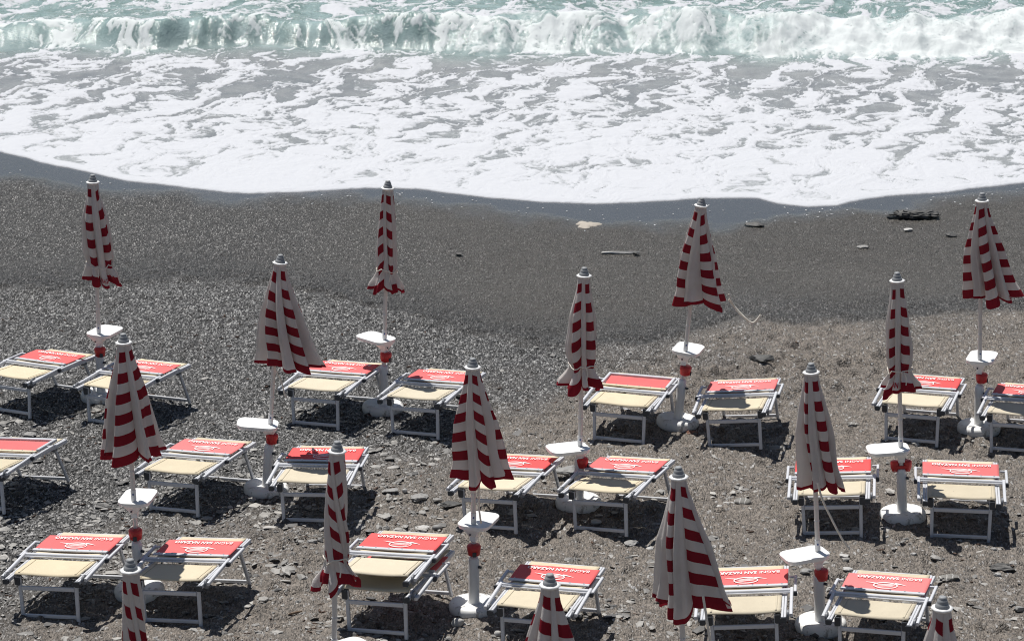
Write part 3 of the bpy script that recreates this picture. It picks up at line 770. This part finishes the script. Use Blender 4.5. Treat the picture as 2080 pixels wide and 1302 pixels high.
def bed_parts(root, printed=True, legs=True):
    mb = MB()
    for s in (-1, 1):
        for dx in (-.011, .011): mb.bar((s * .325 + dx, -.075, .385), (s * .325 + dx, .968, .408), .019, .034, M['alu'])
        mb.box((s * .325, -.085, .383), (.050, .024, .044), M['dark_plastic'])
    mb.bar((-.312, .975, .408), (.312, .975, .408), .022, .030, M['alu'])
    mb.build('frame', root)
    for s in (-1, 1):
        a = MB(); a.bar((s * .384, -.03, .398), (s * .384, .415, .446), .027, .030, M['alu'])
        a.bar((s * .412, .345, .436), (s * .412, .66, .452), .024, .026, M['alu']); a.box((s * .412, .337, .434), (.032, .026, .036), M['dark_plastic'])
        a.bar((s * .36, .645, .453), (s * .400, .645, .453), .018, .018, M['alu'])
        a.build('arm_rail', root)
        j = MB(); vs = []
        j.tube([(s * .351, 0, .392), (s * .367, 0, .392)], .042, M['grey_plastic'], 18)
        j.tube([(s * .3645, 0, .392), (s * .3685, 0, .392)], .018, M['alu'], 12)
        j.build('hinge', root)
    c = MB(); c.bar((-.37, .388, .446), (.37, .388, .446), .032, .020, M['alu']); c.bar((-.37, .360, .436), (.37, .360, .436), .012, .012, M['alu']); c.build('crossbar', root)
    st = MB()
    sag = lambda u, v: (-.302 + .604 * u, .025 + .325 * v, .420 - .007 * math.sin(math.pi * u) * (1 - .3 * v) - (.012 * (1 - v / .06) ** 2 if v < .06 else 0) + .0025 * math.sin(7 * u + 5 * v))
    quad_sheet(st, sag, 20, 22, M['cream'])
    for s in (-1, 1): 
        quad_sheet(st, lambda u, v: (s * .262 + .018 * (u - .5), .037 + .305 * v, sag((s * .262 + .018 * (u - .5) + .302) / .604, (.012 + .305 * v) / .325)[2] + .0035), 2, 14, M['cream'], .002)
    st.build('seat_fabric', root)
    bk = MB()
    quad_sheet(bk, lambda u, v: (-.302 + .604 * u, .40 + .565 * v, .443 - .008 * math.sin(math.pi * u) - .016 * sstep(.05, .5, v) + .004 * v), 18, 14, M['cream'])
    bk.build('back_fabric', root)
    sh = shade_mesh(printed).build('sun_shade', root)
    rb = MB(); rb.bar((-SH_W, SH_Y0 - .022, SH_Z0 + .002), (SH_W, SH_Y0 - .022, SH_Z0 + .002), .040, .012, M['alu'] if printed else M['cream'])
    for k in range(6):
        x = -.30 + .12 * k; rb.tube([(x, SH_Y0 - .012, SH_Z0 + .007), (x, SH_Y0 - .012, SH_Z0 + .013)], .0075, M['rivet'], 8)
    rb.build('shade_rail', sh)
    if legs:
        for s in (-1, 1):
            l = MB(); l.bar((s * .262, .035, .385), (s * .255, .0, .0), .030, .026, M['alu'], up=(0, 1, 0)); l.box((s * .275, .035, .350), (.050, .052, .075), M['dark_plastic'])
            l.build('leg', root)
            l = MB(); l.bar((s * .285, .83, .390), (s * .275, .975, .0), .028, .026, M['alu'], up=(0, 1, 0)); l.box((s * .288, .825, .376), (.042, .05, .06), M['grey_plastic']); l.build('leg', root)
        for a_, yy_, zz_, h_ in ((.245, .020, .290, .036), (.240, .004, .048, .030), (.262, .963, .030, .030)):
            q = MB(); q.bar((-a_, yy_, zz_), (a_, yy_, zz_), .022, h_, M['alu']); q.build('leg_stretcher', root)

BED_GROUP = 'folded red and cream sunbeds set out in rows'
# feet centre (photo px), yaw, roll, printed shade?, label
BEDS = [
 (24, 843, 34, 4.5, 1, 'seaward row sunbed cut by the left edge, printed red shade beside a red clip'),
 (222, 866, 31, 4.5, 1, 'seaward row sunbed half hidden behind the tall loose leftmost striped canopy'),
 (642, 869, 25, 4, 1, 'seaward row sunbed right of the wide flared canopy, left of a slim tied parasol'),
 (844, 888, 26, 4.5, 1, 'seaward row sunbed with round shadow on its seat, beside a clean white foot'),
 (1257, 901, 20, 1.5, 0, 'seaward row sunbed with blank red shade set inside a white frame'),
 (1494, 912, 14, 6.5, 1, 'sunbed tilted up to its right, in front of the dark block of stone'),
 (1851, 902, 20, 2, 1, 'seaward row sunbed behind the parasol whose tied skirt reads SAN'),
 (2066, 922, 21, 3, 1, 'seaward row sunbed cut off by the right edge, seat in shade'),
 (-36, 1040, 27, 7.5, 0, 'blank red shaded sunbed cut by the left edge in the middle row'),
 (355, 1044, 26, 5, 1, 'middle row sunbed with fully sunlit seat, left of a clean white foot'),
 (632, 1065, 10, 2.7, 1, 'middle row sunbed partly covered by the twisted slim parasol, seat shaded'),
 (997, 1079, 25, 6, 1, 'middle row sunbed under the leaning dark creased striped canopy'),
 (1221, 1084, 27, 6, 1, 'middle row sunbed with oval shadow on seat, white foot at its left leg'),
 (1692, 1091, 8, 4, 1, 'middle row sunbed hidden behind the canopy with a long dangling strap'),
 (1950, 1098, 8, 0.5, 1, 'middle row sunbed nearest the right edge, seen almost straight on'),
 (104, 1261, 17, 4.7, 1, 'lowest row sunbed at the left with sunlit empty seat, stones behind it'),
 (352, 1270, 18, 5.5, 1, 'lowest row sunbed with dark shadow over half its seat, right of a twisted parasol'),
 (768, 1292, 20, 4.5, 1, 'lower sunbed of the double stack, standing on its legs'),
 (1083, 1330, 18, 2.5, 1, 'lowest row sunbed crossed by a small parasol tip in front'),
 (1516, 1340, 7, 5, 1, 'lowest row sunbed right of the wide canopy that reads SAN'),
 (1770, 1349, 19, 3.2, 1, 'lowest row sunbed with ragged shadow on its seat beside a low white foot'),
 (2176, 1378, 16, 0, 1, 'sunbed of which only a corner shows at the lower right edge'),
]
protos = {}
for i, (px, py, yaw, roll, pr, lab) in enumerate(BEDS):
    x, y = ground_at(px, py); z = gz(x, y); x, y = ground_at(px, py, z)
    if pr not in protos:
        o = empty('folded_sunbed', (0, 0, 0)); bed_parts(o, bool(pr)); protos[pr] = o
    else: o = copy_tree(protos[pr])
    o.location = (x, y, z - .006); o.rotation_euler = (0, R(-roll), R(-yaw))
    tag(o, lab, 'sunbed', BED_GROUP)
    if 'double stack' in lab:
        st_ = empty('folded_sunbed', (0, 0, 0)); bed_parts(st_, True, legs=False)
        m3 = Matrix.Rotation(R(-yaw), 3, 'Z') @ Matrix.Rotation(R(-roll), 3, 'Y')
        off_ = m3 @ Vector((.0, .015, .135)); st_.location = (x + off_.x, y + off_.y, z - .006 + off_.z); st_.rotation_euler = o.rotation_euler.copy()
        tag(st_, 'upper sunbed lying folded on top of the double stack, printed red shade stained', 'sunbed', BED_GROUP)
        UPPER = st_; LOWER = o
# the lower bed of the stack carries a flat shade so the upper one can rest on it
for ch in LOWER.children:
    if ch.name.startswith('sun_shade'):
        ch.location = (0, 0, -.035)
    if ch.name.startswith(('arm_rail', 'crossbar')): ch.location = (0, 0, -.025)

# ------------------------------------------------------------------ parasols
def lerp_prof(pts, t): return np.interp(t, [a for a, b in pts], [b for a, b in pts])
class Canopy:
    def __init__(s, zt, length, prof, lean=(0, 0), twist=0.0, pleat=.62, seed=0, phi=0.0, tie=None, droop=.035, flat=None):
        s.zt, s.len, s.prof, s.lean, s.twist, s.pleat, s.tie, s.droop = zt, length, prof, lean, twist, pleat, tie, droop
        rg = np.random.default_rng(seed); s.flat = flat
        wdt = rg.uniform(.75, 1.25, 8); wdt[::2] *= 1.42; wdt /= wdt.sum(); s.edges = np.concatenate([[0], np.cumsum(wdt)])
        s.phi = R(-90 + phi) - (s.edges[0] + s.edges[1]) * math.pi
        s.amp = rg.uniform(.5, 1.4, 8); s.peak = rg.uniform(.2, .8, 8); s.skew = rg.uniform(-.8, .8, 8); s.drop = rg.uniform(-1, 1, 8); s.seed = seed
        if flat is not None: s.peak[flat] = .5; s.skew[flat] = 0; s.amp[flat] = 1.1
    def P(s, U, T):
        """U in gores 0..8, T from crown 0 to hem 1"""
        U = np.mod(np.asarray(U, float), 8.0); T = np.asarray(T, float)
        g = np.minimum(np.floor(U).astype(int), 7); u = U - g
        th = 2 * math.pi * (s.edges[g] + u * (s.edges[g + 1] - s.edges[g])) + s.phi + s.twist * T
        pk = s.peak[g]
        tri = np.where(u < pk, u / pk, (1 - u) / (1 - pk)); b = .45 * np.sin(tri * math.pi / 2) ** .8 + .55 * tri
        Rm = lerp_prof(s.prof, T)
        pl = s.pleat * np.clip(.25 + 1.1 * T, 0, 1)
        if s.tie is not None: pl = pl * (1 - .55 * np.exp(-((T - s.tie) / .05) ** 2)) * np.where(T > s.tie, 1.25, 1)
        amp = 1 + (s.amp[g] - 1) * np.clip(T * 1.3, 0, 1) * np.sin(math.pi * u) ** .5
        r = Rm * ((1 - pl) + pl * b * amp)
        r = r + Rm * .10 * np.sin(u * 6.28 * 2 + g * 2.1 + 3 * T) * np.sin(math.pi * u) * T          # small soft folds
        r = r + .018 * perlin(U * 1.7 + s.seed, T * 4.0, 5 + s.seed) * T * np.sin(math.pi * u)
        th = th + s.skew[g] * np.sin(math.pi * u) * (.25 + .75 * T) * .55
        e = T ** 1.7
        x = r * np.cos(th) + s.lean[0] * e; y = r * np.sin(th) * (1 - .26 * np.clip(T * 2, 0, 1)) + s.lean[1] * e
        z = s.zt - s.len * T - (s.droop * (np.sin(math.pi * u) - .4) + .058 * s.drop[g] * np.sin(math.pi * u)) * T ** 3
        return np.stack([x, y, z], -1)
    def build(s, parent, texts=()):
        nu, nt_ = 8 * 18, 74
        U, T = np.meshgrid(np.linspace(0, 8, nu + 1)[:-1], np.linspace(0, 1, nt_ + 1) ** .95)
        Pn = s.P(U, T); vs = Pn.reshape(-1, 3).tolist(); fs = []; uvs = []
        for j in range(nt_):
            for i in range(nu):
                k = (i + 1) % nu; fs.append((j * nu + i, (j + 1) * nu + i, (j + 1) * nu + k, j * nu + k))
                ua, ub = U[0, i] + 1e-4, U[0, i] + 8.0 / nu - 1e-4; ta, tb = T[j, 0], T[j + 1, 0]
                uvs += [ua, ta, ua, tb, ub, tb, ub, ta]
        mi = [0] * len(fs)
        for body, ug, uw, t0, th_ in texts:        # lettering printed on the valance
            v, f = text_mesh(body, .02); w = v[:, 0].max(); k = len(vs)
            uu = ug + v[:, 0] / w * uw; tt = t0 - v[:, 1] * th_
            e = 1e-3; p = s.P(uu, tt); du = s.P(uu + e, tt) - s.P(uu - e, tt); dt = s.P(uu, tt + e) - s.P(uu, tt - e)
            nrm = np.cross(du, dt); nrm /= np.linalg.norm(nrm, axis=1, keepdims=True) + 1e-9
            rad = p - np.array([s.lean[0], s.lean[1], 0]); sg = np.sign((nrm[:, :2] * rad[:, :2]).sum(1)); sg[sg == 0] = 1
            p = p + nrm * sg[:, None] * .006; vs += p.tolist()
            for q in f: fs.append(tuple(a + k for a in q)); mi.append(1); uvs += [0.5, .5] * len(q)
        me = bpy.data.meshes.new('canopy'); me.from_pydata(vs, [], fs); me.materials.append(M['canopy']); me.materials.append(M['print_red'])
        ul = me.uv_layers.new(name='UVMap'); uu_ = np.array(uvs).reshape(-1, 2); gi = np.minimum(np.floor(uu_[:, 0]).astype(int), 7); rgv = np.random.default_rng(s.seed + 50)
        of, sl = rgv.uniform(-.028, .028, 8), rgv.uniform(-.09, .09, 8); bell = np.sin(math.pi * np.clip(uu_[:, 1], 0, 1)) ** .7
        uu_[:, 1] += (of[gi] + sl[gi] * (uu_[:, 0] - gi - .5)) * bell; ul.data.foreach_set('uv', uu_.ravel())
        me.polygons.foreach_set('use_smooth', np.ones(len(fs), bool)); me.polygons.foreach_set('material_index', mi); me.update()
        return link(bpy.data.objects.new('canopy', me), parent)

def stand_mesh():
    mb = MB()
    mb.lathe([(.170, -.03), (.205, -.02), (.214, .0), (.217, .03), (.213, .055), (.200, .072), (.178, .080), (.150, .079), (.090, .071), (.052, .070)], M['disc_plastic'], 48)
    mb.lathe([(.052, .065), (.046, .09), (.045, .44), (.043, .462), (.034, .484), (.024, .487)], M['white_plastic'], 24)
    mb.tube([(.040, -.02, .40), (.062, -.034, .40)], .013, M['dark_plastic'], 8)
    return mb.mesh('stand')
def table_mesh():
    mb = MB()
    o = []
    L0, L1, hw, c = -.072, .312, .140, .080
    for (x, y, q) in ((L1, hw, 0), (L0, hw, 1), (L0, -hw, 2), (L1, -hw, 3)):
        sx = 1 if x > 0 else -1; sy = 1 if y > 0 else -1
        cx_, cy_ = x - sx * c, y - sy * c
        for k in range(6):
            a = R(90 * q + 15 * k + 3 * k) if False else R(90 * q + 18 * k); o.append((cx_ + c * math.cos(a), cy_ + c * math.sin(a)))
    mb.prism(o, 0, .018, M['table_plastic'])
    mb.prism([(x * .97 + .003, y * .96) for x, y in o], -.014, 0, M['table_plastic'])
    # bracket narrowing down to the pole
    top = [(-.066, -.075), (.10, -.085), (.10, .085), (-.066, .075)]; bot = [(-.030, -.026), (.030, -.026), (.030, .026), (-.030, .026)]
    vs = [(x, y, -.013) for x, y in top] + [(x, y, -.085) for x, y in bot] + [(x, y, -.125) for x, y in bot]
    fs = [(i, 4 + i, 4 + (i + 1) % 4, (i + 1) % 4) for i in range(4)] + [(4 + i, 8 + i, 8 + (i + 1) % 4, 4 + (i + 1) % 4) for i in range(4)] + [(0, 1, 2, 3), (11, 10, 9, 8)]
    mb.add(vs, fs, M['table_plastic'])
    mb.tube([(-.055, .012, -.055), (-.061, .012, -.058)], .009, M['dark_plastic'], 10)
    return mb.mesh('table_top')
def clip_mesh():
    mb = MB()
    # two lobed ashtray clip with a yoke round the pole, opening at the front
    for s in (-1, 1):
        o = [(s * .058 + .040 * math.cos(R(a)), -.012 + .042 * math.sin(R(a))) for a in range(0, 360, 30)]
        n = len(o)
        vs = [(s * .058 + (x - s * .058) * .62, y * .7, -.058) for x, y in o] + [(x, y, -.02) for x, y in o] + [(x, y, .028) for x, y in o] + [(s * .058 + (x - s * .058) * .82, y * .85, .040) for x, y in o]
        fs = [(r_ * n + i, r_ * n + (i + 1) % n, (r_ + 1) * n + (i + 1) % n, (r_ + 1) * n + i) for r_ in range(3) for i in range(n)] + [tuple(range(n - 1, -1, -1)), tuple(range(3 * n, 4 * n))]
        mb.add(vs, fs, M['red_plastic'], True)
    mb.bar((-.05, -.024, -.012), (.05, -.024, -.012), .012, .030, M['red_plastic']); mb.bar((-.05, .024, -.012), (.05, .024, -.012), .012, .030, M['red_plastic'])
    return mb.mesh('ashtray_clip')
def box_mesh():
    mb = MB()
    mb.lathe([(.030, -.058), (.052, -.046), (.058, .0), (.060, .030), (.050, .044), (.02, .046)], M['red_plastic'], 18, c=(.0, -.022))
    mb.box((.0, -.079, -.028), (.034, .012, .040), M['dark_plastic'])
    return mb.mesh('ashtray_clip')
def finial_meshes():
    mb = MB(); mb.lathe([(.018, .004), (.046, .004), (.047, .012), (.041, .030), (.036, .033), (.036, .040), (.032, .056), (.026, .060), (.026, .064), (.024, .076), (.012, .078)], M['finial'], 24)
    c = MB(); c.lathe([(.060, -.012), (.068, -.004), (.070, .002), (.050, .006), (.02, .007)], M['label'], 48, wob=.03)
    return mb.mesh('finial'), c.mesh('crown_cap')
STAND, TABLE, CLIPS = stand_mesh(), table_mesh(), (clip_mesh(), box_mesh()); FIN, CAP = finial_meshes()

def loose(hw): return [(0, .056), (.1, .072), (.5, .062 + hw * .46), (.85, hw * .86), (1, hw * 1.02)]
def tied(mx, tw, sk, tt=.82): return [(0, .056), (.12, .068), (.35, mx * .86), (.62, mx), (.74, mx * .95), (tt - .03, tw * 1.06), (tt, tw), (tt + .05, tw * 1.25), (.94, sk * .92), (1, sk)]
PG = 'closed red and white striped parasols'
# top px, base px (None: below the frame), canopy, table (px y, direction deg), clip (kind, drop, turn), label
PARA = [
 dict(top=(188, 354), base=(206, 809), can=dict(prof=tied(.158, .125, .20), lean=(.05, 0), seed=1, phi=-40, flat=1, twist=.25, tie=.82, pleat=.42), txt=[('BAGNI SAN', 1.22, 1.15, .955, .055)], tb=(678, 68), clip=(1, .06, 20),
      label='tied parasol nearest the left edge on the shoreline, BAGNI lettered on its flap'),
 dict(top=(788, 366), base=(778, 833), can=dict(prof=tied(.110, .095, .18), lean=(.01, 0), seed=2, phi=10, tie=.80, pleat=.42, twist=.5), tb=(690, 140), clip=(1, .05, 55),
      label='slim tied parasol on the shoreline above a clean white foot between two sunbeds'),
 dict(top=(1426, 401), base=(1376, 862), can=dict(prof=loose(.27), lean=(.12, 0), seed=3, phi=22), tb=(713, 72), clip=(1, .07, 80), cord='fly',
      label='loose parasol leaning right with a white cord blowing out from its hem'),
 dict(top=(1995, 391), base=(1988, 874), can=dict(prof=loose(.26), lean=(.13, 0), seed=4, phi=-14, flat=1), txt=[('SAN', 1.55, .42, .965, .05)], tb=(731, 70), clip=(1, .06, 80),
      label='loose parasol on the shoreline nearest the right edge, hem kicked out rightwards'),
 dict(top=(570, 516), base=(541, 999), can=dict(prof=loose(.285), lean=(.165, 0), seed=15, phi=-58), tb=(861, 180), clip=(1, .01, 85), cord='strap_short',
      label='loose parasol with widest flared hem left of centre, leaning post and red clip'),
 dict(top=(1187, 542), base=(1175, 1026), can=dict(prof=tied(.138, .110, .21), lean=(0, 0), seed=6, phi=35, twist=.45, tie=.80, pleat=.46), tb=(906, 200), clip=(1, .03, 85),
      label='tied parasol with a looped cord round its waist in the middle of the picture'),
 dict(top=(1822, 552), base=(1833, 1052), can=dict(prof=tied(.125, .100, .195), lean=(.01, 0), seed=7, phi=48, flat=7, twist=-.40, tie=.80, pleat=.46), txt=[('SAN', -.92, .62, .945, .06)], tb=(908, 182), clip=(0, .05, 180),
      label='tied parasol whose bunched skirt reads SAN, above a muddy white foot'),
 dict(top=(250, 676), base=(284, 1205), can=dict(prof=loose(.255), lean=(.055, 0), seed=21, phi=-14), tb=(1018, 82), clip=(1, .16, 0),
      label='loose striped parasol in front of the two leftmost seaward sunbeds, stained post'),
 dict(top=(960, 726), base=(963, 1238), can=dict(prof=loose(.255), lean=(.075, 0), seed=29, phi=18), tb=(1065, 70), clip=(1, .09, 5), cord='strap_table',
      label='loose parasol with dark crease and pale flap at right, strap hanging onto its tabletop'),
 dict(top=(1647, 736), base=(1667, 1274), can=dict(prof=loose(.215), lean=(.085, 0), seed=33, phi=-60), tb=(1119, 198), clip=(1, .08, 85), cord='strap_long',
      label='loose parasol with a long pale strap dangling right from its hem'),
 dict(top=(264, 1133), base=None, can=dict(prof=tied(.088, .08, .16), seed=11, phi=18, tie=.82, pleat=.4, twist=2.2), tb=None, clip=(0, .15, 60), dx=.03,
      label='thin twisted parasol top at the lower left edge between two sunbeds'),
 dict(top=(685, 894), base=None, can=dict(prof=tied(.098, .080, .172), seed=12, phi=-10, tie=.80, pleat=.40, twist=2.6), tb=(1322, 40), clip=(0, .15, 60), dx=-.08, txt=[('N', 7.25, .45, .95, .05)],
      label='slim parasol wound in a spiral with a bunched red hem, left of the double stack'),
 dict(top=(1378, 946), base=None, can=dict(prof=loose(.29), lean=(.06, 0), seed=41, phi=-60, flat=3), tb=None, clip=(0, .15, 60), dx=.10, cord='strap_down', txt=[('SAN', 3.12, .5, .955, .06)],
      label='biggest loose parasol near the bottom with upturned red hem and SAN at its right corner'),
 dict(top=(1117, 1163), base=None, can=dict(prof=loose(.30), lean=(.02, 0), seed=14, phi=-24), tb=None, clip=(0, .15, 60), dx=.0,
      label='parasol cut by the bottom edge in front of a printed sunbed'),
 dict(top=(1915, 1209), base=None, can=dict(prof=loose(.27), lean=(.02, 0), seed=19, phi=-24), tb=None, clip=(0, .15, 60), dx=.0,
      label='parasol cap and crown peeking up from the bottom edge at far right'),
]
def cord(parent, pts, r=.006, name='tie_cord'):
    """smooth rope through the points"""
    P_ = [Vector(p) for p in pts]; out = []
    for i in range(len(P_) - 1):
        p0, p1, p2, p3 = P_[max(i - 1, 0)], P_[i], P_[i + 1], P_[min(i + 2, len(P_) - 1)]
        for k in range(6):
            t = k / 6; out.append(.5 * ((2 * p1) + (p2 - p0) * t + (2 * p0 - 5 * p1 + 4 * p2 - p3) * t * t + (3 * p1 - p0 - 3 * p2 + p3) * t ** 3))
    out.append(P_[-1]); mb = MB(); mb.tube(out, r, M['rope'], 6); return mb.build(name, parent)

for i, p in enumerate(PARA):
    tx, ty = p['top']
    if p['base']:
        bx, by = ground_at(*p['base']); z0 = gz(bx, by); bx, by = ground_at(*p['base'], z0)
        dx, dy, dz = ray(tx, ty); t = by / dy; ex, ez = dx * t, CAM_H + dz * t
    else:
        H = 2.42
        ex, by = ground_at(tx, ty, H); bx = ex + p['dx']; z0 = gz(bx, by); ez = H
    H = math.hypot(ez - z0, ex - bx); lean = math.atan2(ex - bx, ez - z0)
    root = empty('closed_parasol', (bx, by, z0), (0, lean, 0))
    tag(root, p['label'], 'parasol', PG)
    o = link(bpy.data.objects.new('stand', STAND), root); o.rotation_euler = (0, 0, 0)
    zc = H - .078                                     # underside of the finial
    pl = MB(); pl.tube([(0, 0, .40), (0, 0, 1.0), (0, 0, zc)], [.021, .020, .019], M['pole'], 14)
    o = pl.build('pole', root)
    # height of the table on the post
    if p['tb']:
        dx, dy, dz = ray(tx, p['tb'][0]); zt = (CAM_H + dz * by / dy - z0); td = p['tb'][1]
    else: zt, td = .82, 40
    cl = MB(); cl.tube([(0, 0, zt + .012), (0, 0, zt + .105)], .0235, M['label'], 14); cl.add([(.008 * math.cos(a) , -.0242, zt + .07 + .010 * math.sin(a)) for a in np.linspace(0, 6.28, 9)[:-1]], [tuple(range(8))], M['blue'])
    cl.build('pole_collar', root)
    rg_ = MB(); rg_.tube([(0, 0, zt + .27), (0, 0, zt + .278)], .0225, M['alu'], 14); rg_.build('pole_ring', root)
    o = link(bpy.data.objects.new('side_table', TABLE), root); o.location = (0, 0, zt - .016); o.rotation_euler = (0, 0, R(td))
    kind, drop, turn = p['clip']
    o = link(bpy.data.objects.new('ashtray', CLIPS[kind]), root); o.location = (0, 0, zt - .145 - drop + .02); o.rotation_euler = (0, 0, R(turn))
    cz_ = zc - .006
    CLEN = 1.04 if p['can'].get('tie') else .985
    CAN = Canopy(cz_ - .006, CLEN, **p['can'])
    can = CAN.build(root, p.get('txt', ()))
    o = link(bpy.data.objects.new('crown_cap', CAP), root); o.location = (0, 0, cz_)
    o = link(bpy.data.objects.new('finial', FIN), root); o.location = (0, 0, cz_)
    tie = p['can'].get('tie')
    if tie:
        ring = []
        for k in range(33):
            q = CAN.P(np.array([8 * k / 32.0]), np.array([tie + .004 * math.sin(k * .4)]))[0]; c_ = Vector((p['can'].get('lean', (0, 0))[0] * tie ** 1.7, 0, q[2]))
            d_ = Vector((q[0], q[1], q[2])) - c_; d_.normalize(); ring.append(c_ + d_ * (lerp_prof(p['can']['prof'], tie) * 1.05 + .004))
        mb = MB(); mb.tube(ring, .0055, M['rope'], 6, cap=False)
        a = Vector((.03, -(lerp_prof(p['can']['prof'], tie)) * 1.05 - .006, ring[0].z))
        mb.tube([a, a + Vector((.02, -.012, -.05)), a + Vector((.012, -.018, -.12))], .005, M['rope'], 6)
        mb.build('tie_cord', root)
    zb = cz_ - CLEN - .05; c = p.get('cord')
    lx = p['can'].get('lean', (0, 0))[0]
    if c == 'fly':
        rr = p['can']['prof'][-1][1]
        hh = [(lx + rr * .92, -.02, zb + .10), (lx + rr + .10, -.03, zb - .02), (lx + rr + .20, -.05, zb - .10), (lx + rr + .26, -.06, zb - .10), (lx + rr + .31, -.06, zb - .02)]
        cord(root, hh, .010); cord(root, [(lx + rr + .21, -.05, zb - .10), (lx + rr + .245, -.06, zb - .13), (lx + rr + .25, -.06, zb - .20)], .009); cord(root, [(lx + rr * .9, -.03, zb + .16), (lx + rr + .07, -.05, zb + .0), (lx + rr + .21, -.05, zb - .105)], .008)
    if c == 'strap_short': cord(root, [(.03, -.10, zb + .02), (.09, -.10, zb - .10), (.12, -.10, zb - .2), (.15, -.10, zb - .24)], .007)
    if c == 'strap_table': cord(root, [(.05, -.06, zb + .05), (.045, -.06, zb - .15), (.06, -.055, zb - .30), (.065, -.05, zt + .03)], .008)
    if c == 'strap_long': cord(root, [(-.0, -.215, zb + .16), (.03, -.23, zb + .02), (.11, -.23, zb - .18), (.19, -.22, zb - .36), (.24, -.21, zb - .44)], .009)
    if c == 'strap_down': cord(root, [(.14, -.25, zb + .22), (.17, -.27, zb - .02), (.20, -.27, zb - .3), (.25, -.27, zb - .55)], .009)
